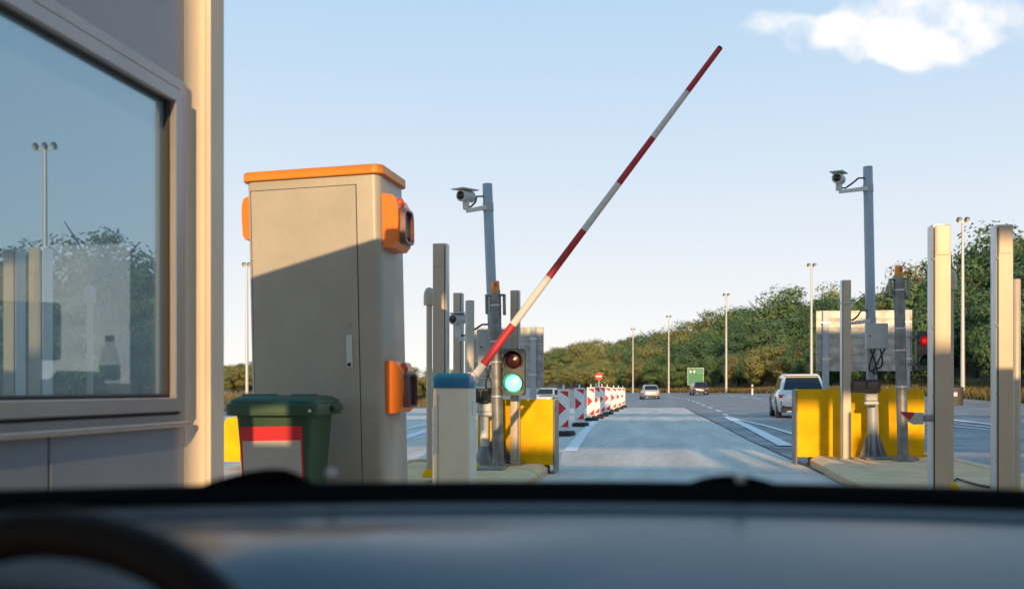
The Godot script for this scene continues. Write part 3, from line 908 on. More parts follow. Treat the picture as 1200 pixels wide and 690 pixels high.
func camera_on(parent: Node3D, pole_x: float, y: float, cam_x: float, cam_y: float, size: float) -> void:
	# a bracket arm, a swivel, the camera body with sun shield, and the lead
	var dx := cam_x - pole_x
	var arm := part("camera_arm", Shape.new().loft([[Vector3(pole_x, y - 0.03, 0.02), Vector3(pole_x, y + 0.03, 0.02), Vector3(pole_x, y + 0.03, 0.07), Vector3(pole_x, y - 0.03, 0.07)], [Vector3(cam_x, y - 0.055, 0.02), Vector3(cam_x, y - 0.015, 0.02), Vector3(cam_x, y - 0.015, 0.07), Vector3(cam_x, y - 0.055, 0.07)]], true, true, false), mats["camera white"], parent)
	part("pole_clamp", Shape.new().cyl(Vector3(pole_x, y - 0.05, 0), Vector3(pole_x, y + 0.06, 0), 0.073, 0.073, 16), mats["pole grey"], arm)
	var body := part("camera_body", Shape.new().box(Vector3(cam_x, (y + cam_y) * 0.5 - 0.02, 0.045), Vector3(0.085, maxf(cam_y - y - 0.01, 0.05), 0.06), 0.01), mats["camera white"], parent)
	var ax := Vector3(-0.35, -0.08, 1).normalized()
	var c := Vector3(cam_x, cam_y + 0.02, 0.04)
	part("barrel", Shape.new().lathe(c - ax * 0.14 * size, ax, [[0.03 * size, 0], [0.062 * size, 0.02], [0.065 * size, 0.24 * size], [0.058 * size, 0.25 * size]], 18), mats["camera white"], body)
	part("lens", Shape.new().lathe(c + ax * 0.105 * size, ax, [[0.046 * size, 0], [0.046 * size, 0.012], [0.004, 0.016]], 18), mats["car glass"], body)
	part("sun_shield", Shape.new().box(c + Vector3(0, 0.07 * size, 0.02), Vector3(0.16 * size, 0.014, 0.36 * size), 0.005, Basis.looking_at(-ax)), mats["camera white"], body)
	var s := signf(dx)
	part("lead", Shape.new().tube([Vector3(pole_x + s * 0.05, y + 0.15, 0.03), Vector3(pole_x + s * 0.14, y + 0.15, 0.05), Vector3(lerpf(pole_x, cam_x, 0.55), y + 0.08, 0.05), Vector3(lerpf(pole_x, cam_x, 0.78), y + 0.015, 0.05), Vector3(cam_x - s * 0.04, y + 0.02, 0.05)], 0.013), mats["cable"], arm)

func camera_pole(px_base: float, px_top: float, top_y: float, d: float, cams: Array, box_px: Array, label: String, what: String) -> Node3D:
	var x := x_at(px_base, d)
	var top := at_d(px_top, top_y, d)
	var t := thing("camera_pole", label, "camera pole", Vector3(x, 0.145, -d))
	var h := top.y - 0.145
	var lean := atan2(x - top.x, h)
	t.rotation.z = lean
	part("pole", Shape.new().lathe(Vector3.ZERO, Vector3.UP, [[0.075, 0], [0.075, h * 0.36], [0.07, h * 0.38], [0.066, h - 0.004], [0.06, h]], 18), mats["pole grey"], t)
	var ft := part("foot", Shape.new().lathe(Vector3.ZERO, Vector3.UP, [[0.17, 0.0], [0.17, 0.016], [0.12, 0.02], [0.085, 0.1]], 18), mats["galvanised"], t)
	for k in 6:
		var a := TAU * k / 6.0
		part("gusset", Shape.new().prism(PackedVector2Array([Vector2(0.07, 0.012), Vector2(0.19, 0.012), Vector2(0.08, 0.36)]), Vector3(0, 0, 0), Vector3(cos(a), 0, sin(a)), Vector3.UP, Vector3(-sin(a), 0, cos(a)) * 0.012), mats["galvanised"], ft)
	for c in cams:                       # [arm y px, camera x px, camera y px, size]
		var yy := at_d(px_top, c[0], d).y - 0.145
		var cx := at_d(c[1], c[2], d).x
		var px_here := lerpf(px_base, px_top, yy / h)
		camera_on(t, 0.0, yy, cx - x_at(px_here, d), at_d(c[1], c[2], d).y - 0.145, c[3])
	return t

func junction_box(box_px: Array, d: float, label: String, pole_z: float) -> void:
	# grey control box with door, lock and a loop of cables hanging out of its underside
	var a := at_d(box_px[0], box_px[3], d)
	var b := at_d(box_px[2], box_px[1], d)
	var t := thing("control_box", label, "control box", Vector3((a.x + b.x) * 0.5, a.y, -d))
	var w := b.x - a.x
	var h := b.y - a.y
	var bz := pole_z - 0.076 - (-d)
	part("box", Shape.new().box(Vector3(0, h * 0.5, 0.0), Vector3(w, h, 0.16), 0.008), mats["box grey"], t)
	var dr := part("door", Shape.new().box(Vector3(0, h * 0.5, 0.083), Vector3(w - 0.012, h - 0.012, 0.012), 0.004), mats["box grey"], t)
	part("lock", Shape.new().cyl(Vector3(-w * 0.36, h * 0.5, 0.088), Vector3(-w * 0.36, h * 0.5, 0.097), 0.012, 0.012), mats["gasket"], dr)
	part("bracket", Shape.new().box(Vector3(-w * 0.1, h * 0.5, -0.1), Vector3(0.1, 0.2, 0.06)), mats["galvanised"], t)
	for k in 4:
		var x0 := lerpf(-w * 0.3, w * 0.35, k / 3.0)
		var pts := []
		var drop := 0.36 - 0.04 * (k % 3)
		for q in 9:
			var f := q / 8.0
			pts.append(Vector3(lerpf(x0, -w * 0.12, f) + sin(f * PI) * 0.07 * (1 if k % 2 == 0 else -1), 0.005 - sin(f * PI * 0.62) * drop, 0.02 + 0.02 * k - f * 0.05))
		part("cable", Shape.new().tube(pts, 0.012, 7), mats["cable"], t)

func sensor_head(px: Array, d: float, label: String) -> void:
	# black double lamp head over a pale stub
	var a := at_d(px[0], px[3], d)
	var b := at_d(px[2], px[1], d)
	var w := b.x - a.x
	var h := b.y - a.y
	var t := thing("sensor_head", label, "sensor", Vector3((a.x + b.x) * 0.5, a.y, -d))
	part("head", Shape.new().box(Vector3(0, h * 0.5, 0), Vector3(w, h, 0.2), 0.012), mats["black plastic"], t)
	part("window", Shape.new().box(Vector3(-w * 0.24, h * 0.5, 0.1), Vector3(w * 0.4, h * 0.7, 0.008), 0.002), mats["car glass"], t)
	part("window", Shape.new().box(Vector3(w * 0.24, h * 0.5, 0.1), Vector3(w * 0.4, h * 0.7, 0.008), 0.002), mats["car glass"], t)
	part("clamp", Shape.new().box(Vector3(w * 0.22, -0.06, -0.02), Vector3(0.17, 0.12, 0.12), 0.02).box(Vector3(w * 0.22, -0.15, -0.02), Vector3(0.2, 0.05, 0.14), 0.02), mats["camera white"], t)

func signal_pole(px: float, px_top: float, top_y: float, d: float, label: String) -> Node3D:
	var x := x_at(px, d)
	var top := at_d(px_top, top_y, d)
	var h := top.y - 0.145
	var t := thing("signal_pole", label, "pole", Vector3(x, 0.145, -d))
	t.rotation.z = atan2(x - top.x, h)
	part("pole", Shape.new().cyl(Vector3.ZERO, Vector3(0, h, 0), 0.072, 0.072, 18), mats["galvanised"], t)
	part("flange", Shape.new().lathe(Vector3.ZERO, Vector3.UP, [[0.15, 0], [0.15, 0.02], [0.085, 0.03], [0.078, 0.1]], 16), mats["galvanised"], t)
	for k in 4: part("band", Shape.new().lathe(Vector3(0, h * [0.4, 0.60, 0.72, 0.93][k], 0), Vector3.UP, [[0.073, 0], [0.076, 0.002], [0.076, 0.022], [0.073, 0.024]], 18), mats["post side"], t)
	part("top_bracket", Shape.new().box(Vector3(0, h - 0.01, 0), Vector3(0.26, 0.02, 0.12), 0.004).box(Vector3(-0.115, h - 0.13, 0), Vector3(0.03, 0.24, 0.08), 0.004).box(Vector3(0.115, h - 0.14, 0), Vector3(0.03, 0.26, 0.08), 0.004), mats["galvanised"], t)
	var lb := thing("warning_beacon", "amber warning beacon on top of the " + label.replace("before the rounded end of", "at"), "beacon", top)
	part("base", Shape.new().lathe(Vector3.ZERO, Vector3.UP, [[0.065, 0], [0.065, 0.05], [0.058, 0.06]], 16), mat("beacon base", Color(0.42, 0.22, 0.05), 0.5), lb)
	var dm := part("dome", Shape.new().lathe(Vector3(0, 0.058, 0), Vector3.UP, [[0.057, 0], [0.057, 0.03], [0.053, 0.032], [0.055, 0.06], [0.052, 0.062], [0.054, 0.10], [0.046, 0.115], [0.004, 0.12]], 18), mats["amber"], lb)
	part("reflector", Shape.new().box(Vector3(0.012, 0.118, 0.053), Vector3(0.03, 0.06, 0.008), 0.003), mat("beacon reflector", Color(0.25, 0.06, 0.01), 0.2), dm)
	return t

func traffic_light(px: Array, d: float, label: String, lit: String, joint_x: float) -> void:
	var a := at_d(px[0], px[3], d)
	var b := at_d(px[2], px[1], d)
	var w := b.x - a.x
	var h := b.y - a.y
	var t := thing("traffic_light", label, "traffic light", Vector3((a.x + b.x) * 0.5, a.y, -d))
	part("housing", Shape.new().box(Vector3(0, h * 0.5, -0.04), Vector3(w, h, 0.14), 0.02), mats["signal housing"], t)
	part("backboard", Shape.new().box(Vector3(0, h * 0.5, 0.033), Vector3(w * 1.02, h * 1.01, 0.008), 0.003), mat("signal board", Color(0.045, 0.06, 0.052), 0.5), t)
	var r := w * 0.43
	for k in 2:
		var cy := h * (0.76 if k == 0 else 0.26)
		var on := (k == 0 and lit == "red") or (k == 1 and lit == "green")
		var m: Material = mats["signal dark lens"]
		if k == 1 and not on: m = mat("signal dark green", Color(0.005, 0.03, 0.02), 0.2)
		if on: m = glow("green lamp", Color(0.20, 1.0, 0.55), 1.7) if lit == "green" else glow("red lamp", Color(0.42, 0.012, 0.015), 0.25)
		var n := "green_lamp" if k == 1 else "red_lamp"
		var lens := part(n, Shape.new().lathe(Vector3(0, cy, 0.036), Vector3.BACK, [[r * 0.93, 0], [r * 0.88, 0.022], [r * 0.6, 0.038], [0.004, 0.046]], 24), m, t)
		if on and k == 1:
			var rim := Shape.new()
			var ra := Shape.ring(Vector3(0, cy, 0.040), Vector3.BACK, r * 1.0, 24)
			var rb := Shape.ring(Vector3(0, cy, 0.062), Vector3.BACK, r * 0.80, 24)
			for i in 24: rim.face([ra[i], ra[(i + 1) % 24], rb[(i + 1) % 24], rb[i]], Vector3.BACK)
			part("lens_edge", rim, glow("green lens edge", Color(0.01, 0.62, 0.28), 0.55), lens)
		var vis := Shape.new()
		var ro := []
		for q in 4:
			var one := []
			for i in 19:
				var t2 := lerpf(-0.22 * PI, 1.22 * PI, i / 18.0)
				var deep: float = [0.036, lerpf(0.07, 0.2, clampf(sin(t2) * 0.5 + 0.5, 0, 1)), lerpf(0.07, 0.2, clampf(sin(t2) * 0.5 + 0.5, 0, 1)), 0.036][q]
				var rr: float = r * [1.06, 1.06, 1.0, 1.0][q]
				one.append(Vector3(cos(t2) * rr, cy + sin(t2) * rr, deep))
			ro.append(one)
		for q in 3:
			for i in 18: vis.face([ro[q][i], ro[q][i + 1], ro[q + 1][i + 1], ro[q + 1][i]], Vector3.UP if q == 0 else Vector3.BACK)
		part("visor", vis, mats["signal housing"], t)
		if on:
			var o := OmniLight3D.new()
			o.name = n + "_light"
			o.light_color = (Color(0.05, 1.0, 0.45) if lit == "green" else Color(1, 0.05, 0.03)).linear_to_srgb()
			o.light_energy = 0.05 if lit == "green" else 0.01
			o.light_size = r * 0.5
			o.omni_range = 6.0
			o.omni_attenuation = 2.0
			o.shadow_enabled = true
			t.add_child(o)
			o.position = Vector3(0, cy, 0.036 + 0.09)
	for yy in [0.16, 0.86]: part("mounting", Shape.new().box(Vector3(joint_x * 0.5 - signf(joint_x) * 0.0, h * yy, -0.06), Vector3(absf(joint_x), 0.035, 0.05), 0.004), mats["galvanised"], t)

func bumper(px0: float, px1: float, top_y: float, d: float, label: String, wing: float) -> void:
	# concrete end block of an island, painted yellow, with a return along the lane and a bare lane edge
	var xl := x_at(px0, d)
	var xr := x_at(px1, d)
	var top := at_d((px0 + px1) * 0.5, top_y, d).y
	var w := xr - xl
	var t := thing("bumper_block", label, "bumper", Vector3((xl + xr) * 0.5, 0.13, -d - 0.16))
	var h := top - 0.13
	var r := 0.09
	var poly := PackedVector2Array([Vector2(-w * 0.5, 0), Vector2(w * 0.5, 0)])
	for k in 7:
		var a := PI / 2 * k / 6.0
		poly.append(Vector2(w * 0.5 - r + cos(a) * r, h - r + sin(a) * r))
	for k in 4:
		var a := PI / 2 + PI / 2 * k / 3.0
		poly.append(Vector2(-w * 0.5 + r * 0.3 + cos(a) * r * 0.3, h - r * 0.3 + sin(a) * r * 0.3))
	if wing < 0:
		for i in poly.size(): poly[i].x = poly[i].x
	else:
		for i in poly.size(): poly[i].x = -poly[i].x
	part("block", Shape.new().prism(poly, Vector3(0, 0, 0.16), Vector3.RIGHT, Vector3.UP, Vector3(0, 0, -0.52)), mats["yellow paint"], t)
	part("lane_edge", Shape.new().box(Vector3(wing * (w * 0.5 + 0.012), h * 0.49 - 0.06, -0.1), Vector3(0.020, h * 0.98 + 0.14, 0.5), 0.008), mats["raw concrete"], t)

func make_island_gear() -> void:
	# left island
	detector_post(507, 523, 530, 285, 10.3, "tall beige detector post behind the cream barrier housing")
	dome_pole(503, 337, 0.0, 10.9, "beige pole with domed hood behind the cream barrier housing")
	detector_post(531, 541, 545, 343, 13.1, "slim grey detector post behind the round beige pole")
	plain_pole(550.5, 352, 12.2, 0.058, "short round beige pole between detector post and signal pole")
	detector_post(598, 608, 612, 340, 12.75, "slim grey detector post in front of the yellow block by the barrels")
	taken.erase("x")
	camera_pole(584, 571, 215, 12.95, [[243, 547, 231, 1.2], [393, 538, 374, 1.15]], [], "tall grey pole with two cameras beside the green traffic light", "a")
	signal_pole(584, 580.5, 345, 12.5, "steel pole beside the green traffic light")
	traffic_light([590, 409, 615, 463], 12.45, "traffic light showing bright green above the yellow block", "green", -0.26)
	junction_box([560, 386, 599, 428], 12.78, "grey control box behind the striped barrier arm", -12.95)
	sensor_head([556, 455, 574, 472], 12.75, "black sensor head behind the cream barrier housing")
	var st := thing("equipment_stand", "short pale stand under the black sensor head by the barrier housing", "stand", Vector3(x_at(568, 12.8), 0.145, -12.8))
	part("post", Shape.new().cyl(Vector3.ZERO, Vector3(0, 0.70, 0), 0.055, 0.055, 14), mats["camera white"], st)
	part("shelf", Shape.new().box(Vector3(0, 0.72, 0), Vector3(0.22, 0.08, 0.16), 0.02), mats["camera white"], st)
	part("foot", Shape.new().lathe(Vector3.ZERO, Vector3.UP, [[0.16, 0], [0.16, 0.015], [0.06, 0.24]], 8), mats["galvanised"], st)
	single("cover_plate", Shape.new().box(at_d(575, 548, 12.3) * Vector3(1, 0, 1) + Vector3(0, 0.152, 0.25), Vector3(0.46, 0.03, 0.4), 0.008), mats["galvanised"], "metal cover plate on the island at the steel signal pole", "cover plate")
	bumper(560, 648, 468, 12.98, "yellow painted concrete block beside the striped barrier arm", 1)
	bumper(262, 281, 489, 12.9, "yellow concrete block beyond the green bin", 1)
	# right island
	detector_post(1093, 1115, 1084, 263, 8.5, "tall beige detector post with a red and grey paddle")
	detector_post(1168, 1188, 1160, 263, 9.0, "tall beige detector post beside the short bare pole")
	detector_post(987, 998, 983, 328, 14.6, "grey detector post before the wide yellow block")
	dome_pole(1114, 316, 0.0, 10.2, "beige pole with domed hood behind the paddle post")
	plain_pole(1192, 327, 9.35, 0.034, "short bare beige pole against the tall detector post")
	camera_pole(1024, 1017.5, 195, 14.8, [[221, 983, 211, 1.2], [376, 993, 362, 1.0]], [], "tall grey pole with two cameras in front of the wide yellow block", "b")
	junction_box([1015, 379, 1040, 409], 14.64, "grey control box hung with black cables on the camera pole", -14.8)
	sensor_head([998, 445, 1031, 460], 14.6, "wide black sensor head below the hanging cables")
	signal_pole(1059, 1054, 326, 14.3, "steel pole before the rounded end of the wide yellow block")
	traffic_light([1075, 388, 1091, 434], 14.4, "traffic light showing red beside the paddle post", "red", -0.2)
	bumper(935, 1084, 456, 15.1, "wide yellow concrete block shielding the camera pole", -1)
	var pl := on_h(1042, 537, 0.15)
	single("cover_plate", Shape.new().box(Vector3(pl.x, 0.158, pl.z), Vector3(0.72, 0.035, 0.5), 0.01), mats["galvanised"], "low metal cover plate on the island before the wide yellow block", "cover plate")
	# paddle clamped to the near post
	var d := 8.45
	var p := thing("paddle", "pointed grey paddle with red edge fixed to the tall beige post", "paddle", at_d(1086, 490, d))
	var o := at_d(1086, 490, d)
	var poly := PackedVector2Array()
	for c in [[1055, 482.5], [1083, 483.5], [1083, 497], [1071, 497.5], [1065, 494]]: poly.append(Vector2(at_d(c[0], c[1], d).x - o.x, at_d(c[0], c[1], d).y - o.y))
	part("blade", Shape.new().prism(poly, Vector3(0, 0, -0.015), Vector3.RIGHT, Vector3.UP, Vector3(0, 0, 0.03)), mats["box grey"], p)
	var pr := PackedVector2Array()
	for c in [[1055, 482.3], [1071, 482.9], [1071, 486.0], [1066, 492.5]]: pr.append(Vector2(at_d(c[0], c[1], d).x - o.x, at_d(c[0], c[1], d).y - o.y))
	part("red_tip", Shape.new().prism(pr, Vector3(0, 0, -0.018), Vector3.RIGHT, Vector3.UP, Vector3(0, 0, 0.036)), mats["arm red"], p)
	part("clamp", Shape.new().cyl(Vector3(-0.03, 0, 0), Vector3(0.05, 0, -0.02), 0.028, 0.028, 12).box(Vector3(0.0, 0, 0), Vector3(0.04, 0.05, 0.05), 0.008), mats["galvanised"], p)
	var cb := []
	for q in [[1112, 566], [1122, 561], [1135, 565], [1150, 569], [1168, 572]]: cb.append(on_h(q[0], q[1], 0.165))
	single("ground_cable", Shape.new().tube(cb, 0.014, 7), mats["cable"], "black cable lying on the island between the beige posts", "cable")


# ------------------------------------------------------------------ signs, panels, masts
func sign_back(px0: float, px1: float, y0: float, y1: float, d: float, posts: Array, label: String) -> void:
	var a := at_d(px0, y1, d)
	var b := at_d(px1, y0, d)
	var w := b.x - a.x
	var t := thing("road_sign", label, "road sign", Vector3((a.x + b.x) * 0.5, road_h(a.x, d), -d))
	var n := 7
	var rh := (b.y - a.y) / n
	for k in n:
		var y := a.y - t.position.y + rh * k
		var poly := PackedVector2Array([Vector2(0, 0), Vector2(0.02, 0.004), Vector2(0.02, 0.03), Vector2(0.006, 0.036), Vector2(0.006, rh - 0.04), Vector2(0.02, rh - 0.034), Vector2(0.02, rh - 0.006), Vector2(0, rh - 0.002)])
		part("panel", Shape.new().prism(poly, Vector3(-w * 0.5, y, 0), Vector3.BACK, Vector3.UP, Vector3(w, 0, 0)), mats["sign back"], t)
	for s in [-1, 1]: part("edge_strip", Shape.new().box(Vector3(s * (w * 0.5 + 0.012), (a.y + b.y) * 0.5 - t.position.y, 0.005), Vector3(0.024, b.y - a.y, 0.05), 0.004), mats["sign back"], t)
	for q in posts:
		var x: float = x_at(q, d) - t.position.x
		var p := part("post", Shape.new().box(Vector3(x, (b.y - t.position.y) * 0.5, 0.075), Vector3(0.15, b.y - t.position.y, 0.1), 0.01), mats["pole grey"], t)
		for yy in [0.2, 0.8]: part("clamp", Shape.new().box(Vector3(x, lerpf(a.y, b.y, yy) - t.position.y, 0.128), Vector3(0.2, 0.03, 0.012)), mats["post side"], p)

func panel(px: float, y0: float, y1: float, ybase: float, wide_px: float, rank: int) -> void:
	# lane closure panel: white board with red chevron fields, a lifting handle and a heavy foot
	var g := on_h(px, ybase, road_h(-2.7, 30) + 0.012)
	var d := -g.z
	var names := ["first", "second", "third", "fourth", "fifth", "sixth", "seventh", "eighth", "ninth"]
	var t := thing("chevron_panel", names[rank] + " red and white chevron panel from the yellow block along the closed lane", "traffic panel", Vector3(g.x, 0.012, g.z), "chevron panels along the closed lane")
	t.rotation.y = -0.12
	var h := clampf((y1 - y0) / F * d * 1.0, 0.9, 1.05)
	var yb := 0.17
	var w := clampf(wide_px / F * d, 0.27, 0.31)
	part("board", Shape.new().box(Vector3(0, yb + h * 0.5, 0), Vector3(w, h, 0.035), 0.01), mats["beacon white"], t)
	var red := [[[0.12, 0.96], [0.93, 0.96], [0.93, 0.80]], [[0.08, 0.70], [0.08, 0.33], [0.74, 0.52]], [[0.93, 0.24], [0.93, 0.04], [0.26, 0.04]]]
	for f in red:
		var p := PackedVector2Array()
		for q in f: p.append(Vector2((q[0] - 0.5) * w, yb + q[1] * h))
		part("red_field", Shape.new().prism(p, Vector3(0, 0, 0.0165), Vector3.RIGHT, Vector3.UP, Vector3(0, 0, 0.003)), mats["beacon red"], t)
	part("handle", Shape.new().box(Vector3(0, yb + h + 0.05, 0), Vector3(0.045, 0.12, 0.03), 0.01), mats["beacon white"], t)
	part("stem", Shape.new().box(Vector3(0, 0.12, 0), Vector3(0.07, 0.14, 0.04)), mats["beacon white"], t)
	part("foot", Shape.new().loft([rounded(0.03, 0, 0.19, 0.36, 0.03, 0), rounded(0.03, 0, 0.19, 0.36, 0.03, 0.07), rounded(0.03, 0, 0.16, 0.32, 0.03, 0.115)]), mats["rubber"], t)

func mast(px: float, top_y: float, high: float, label: String, d := -1.0, lamps := 2) -> void:
	# floodlight mast on the verge: its distance follows from its height
	if d < 0:
		d = 12.0 * F / 100.0
		for i in 30:
			var g := ground_h(x_at(px, d), d)
			d = d * 0.5 + 0.5 * d * (g + high - EYE) / maxf(at_d(px, top_y, d).y - EYE, 0.1)
	var x := x_at(px, d)
	var t := thing("light_mast", label, "light mast", Vector3(x, ground_h(x, d) - 0.02, -d), "floodlight masts along the road")
	var h := at_d(px, top_y, d).y - t.position.y - 0.3
	part("pole", Shape.new().lathe(Vector3.ZERO, Vector3.UP, [[0.16, 0], [0.15, 0.6], [0.085, h]], 12), mats["mast"], t)
	part("crossbar", Shape.new().box(Vector3(0, h, 0), Vector3(0.46 * lamps, 0.07, 0.07)), mats["mast"], t)
	var aim := Basis(Vector3.UP, 0.7) * Basis(Vector3.RIGHT, 0.55)
	for k in lamps:
		var c := Vector3((k - (lamps - 1) * 0.5) * 0.5, h + 0.17, 0.06)
		var lamp := part("floodlight", Shape.new().box(c, Vector3(0.38, 0.30, 0.2), 0.05, aim), mats["flood lamp"], t)
		part("glass", Shape.new().box(c + aim * Vector3(0, 0, 0.1), Vector3(0.31, 0.24, 0.012), 0.0, aim), mats["camera white"], lamp)

func make_road_furniture() -> void:
	sign_back(958, 1068, 363, 435, 25.0, [967.5, 1062], "wide ribbed back of a road sign behind the grey control box")
	sign_back(546, 636, 383, 453, 25.0, [552, 625.5], "ribbed back of a road sign behind the green traffic light")
	var rows := [[660.5, 454, 500, 510.5, 14], [679.3, 454, 492.5, 499.5, 12.5], [692.5, 455, 488.5, 493, 9.5], [699, 455, 487, 490.5, 9], [705.5, 455, 485, 488, 8], [711.8, 455, 482.5, 485.6, 7.5], [719.2, 455, 479, 482.4, 7], [725, 455, 477, 480, 6.5], [729.8, 455.3, 474.5, 477.3, 6.2]]
	for i in rows.size(): panel(rows[i][0], rows[i][1], rows[i][2], rows[i][3], rows[i][4], i)
	mast(742, 385, 12.0, "floodlight mast in front of the wood, farthest along the road")
	mast(784, 370, 12.0, "floodlight mast between the silver car and the green sign")
	mast(851.5, 344, 12.0, "floodlight mast past the green sign on the verge")
	mast(951.5, 309, 12.0, "floodlight mast rising behind the white sport utility car")
	mast(1129, 255, 12.0, "floodlight mast behind the black bin on the verge")
	mast(289, 308, 12.0, "floodlight mast seen between booth and payment cabinet")
	var x := 26.6
	var t := px_of(Vector3(x, 13.2, -44.0))
	mast(t.x, t.y, 12.0, "three lamp floodlight mast mirrored in the booth window", 44.0, 3)
	# green destination sign
	var d := 118.0
	var a := at_d(806, 451, d)
	var b := at_d(825, 431, d)
	var g := thing("direction_sign", "square green direction sign with white symbols beside the road", "road sign", Vector3((a.x + b.x) * 0.5, ground_h((a.x + b.x) * 0.5, d), -d))
	var w := b.x - a.x
	var h := b.y - a.y
	var y := a.y - g.position.y
	part("border", Shape.new().box(Vector3(0, y + h * 0.5, 0), Vector3(w, h, 0.06), 0.01), mats["sign white"], g)
	var face := part("board", Shape.new().box(Vector3(0, y + h * 0.5, 0.01), Vector3(w - 0.08, h - 0.08, 0.06), 0.01), mats["sign green"], g)
	for s in [-1, 1]:                                    # the white sign for crossing motorways: two facing wedges and bars
		part("symbol", Shape.new().prism(PackedVector2Array([Vector2(s * 0.30, -0.20), Vector2(s * 0.06, 0.0), Vector2(s * 0.30, 0.20)]), Vector3(-w * 0.2, y + h * 0.78, 0.041), Vector3.RIGHT, Vector3.UP, Vector3(0, 0, 0.01)), mats["sign white"], face)
	var rg := Shape.new()
	var r0 := Shape.ring(Vector3(w * 0.22, y + h * 0.78, 0.045), Vector3.BACK, 0.26, 20)
	var r1 := Shape.ring(Vector3(w * 0.22, y + h * 0.78, 0.045), Vector3.BACK, 0.21, 20)
	for i in 20: rg.face([r0[i], r0[(i + 1) % 20], r1[(i + 1) % 20], r1[i]], Vector3.BACK)
	part("ring_symbol", rg, mat("sign ring", Color(0.10, 0.45, 0.28), 0.5), face)
	for s in [-1, 1]: part("post", Shape.new().cyl(Vector3(s * w * 0.3, -0.2, -0.08), Vector3(s * w * 0.3, y + h * 0.9, -0.08), 0.05, 0.05, 10), mats["mast"], g)
	# no entry sign
	var gp := at_d(702, 441, 66.0)
	var ne := thing("no_entry_sign", "small round red no entry sign above the chevron panels", "road sign", Vector3(gp.x, road_h(gp.x, 66.0), -66.0))
	var yy := gp.y - ne.position.y
	part("post", Shape.new().cyl(Vector3(0, 0, -0.04), Vector3(0, yy + 0.2, -0.04), 0.035, 0.035, 10), mats["mast"], ne)
	var disc := part("disc", Shape.new().cyl(Vector3(0, yy, 0), Vector3(0, yy, 0.02), 0.25, 0.25, 24), mats["sign red"], ne)
	part("bar", Shape.new().box(Vector3(0, yy, 0.022), Vector3(0.37, 0.09, 0.01)), mats["sign white"], disc)
	# marker post and dark bin on the verge
	var md := 96.0
	var mx := x_at(882, md)
	var mp := thing("marker_post", "white roadside marker post with a dark band below the wood", "marker post", Vector3(mx, ground_h(mx, md), -md))
	part("post", Shape.new().box(Vector3(0, 0.5, 0), Vector3(0.14, 1.1, 0.1), 0.02), mats["sign white"], mp)
	part("band", Shape.new().box(Vector3(0, 0.78, 0), Vector3(0.15, 0.22, 0.11), 0.01), mat("marker red", Color(0.3, 0.02, 0.02), 0.5), mp)
	var bd := 58.0
	var bx := x_at(1121, bd)
	var bt := thing("litter_bin", "black litter bin on the verge at the foot of a mast", "bin", Vector3(bx, road_h(bx, bd), -bd))
	part("body", Shape.new().loft([rounded(0, 0, 0.29, 0.3, 0.05, 0), rounded(0, 0, 0.32, 0.33, 0.05, 0.92)]), mats["black plastic"], bt)
	part("lid", Shape.new().loft([rounded(0, 0, 0.34, 0.36, 0.05, 0.92), rounded(0, 0, 0.34, 0.36, 0.05, 0.98), rounded(0, 0, 0.28, 0.3, 0.05, 1.04)]), mats["black plastic"], bt)
	part("label", Shape.new().box(Vector3(-0.12, 0.62, 0.327), Vector3(0.2, 0.22, 0.01)), mat("bin label", Color(0.6, 0.5, 0.55), 0.5), bt)


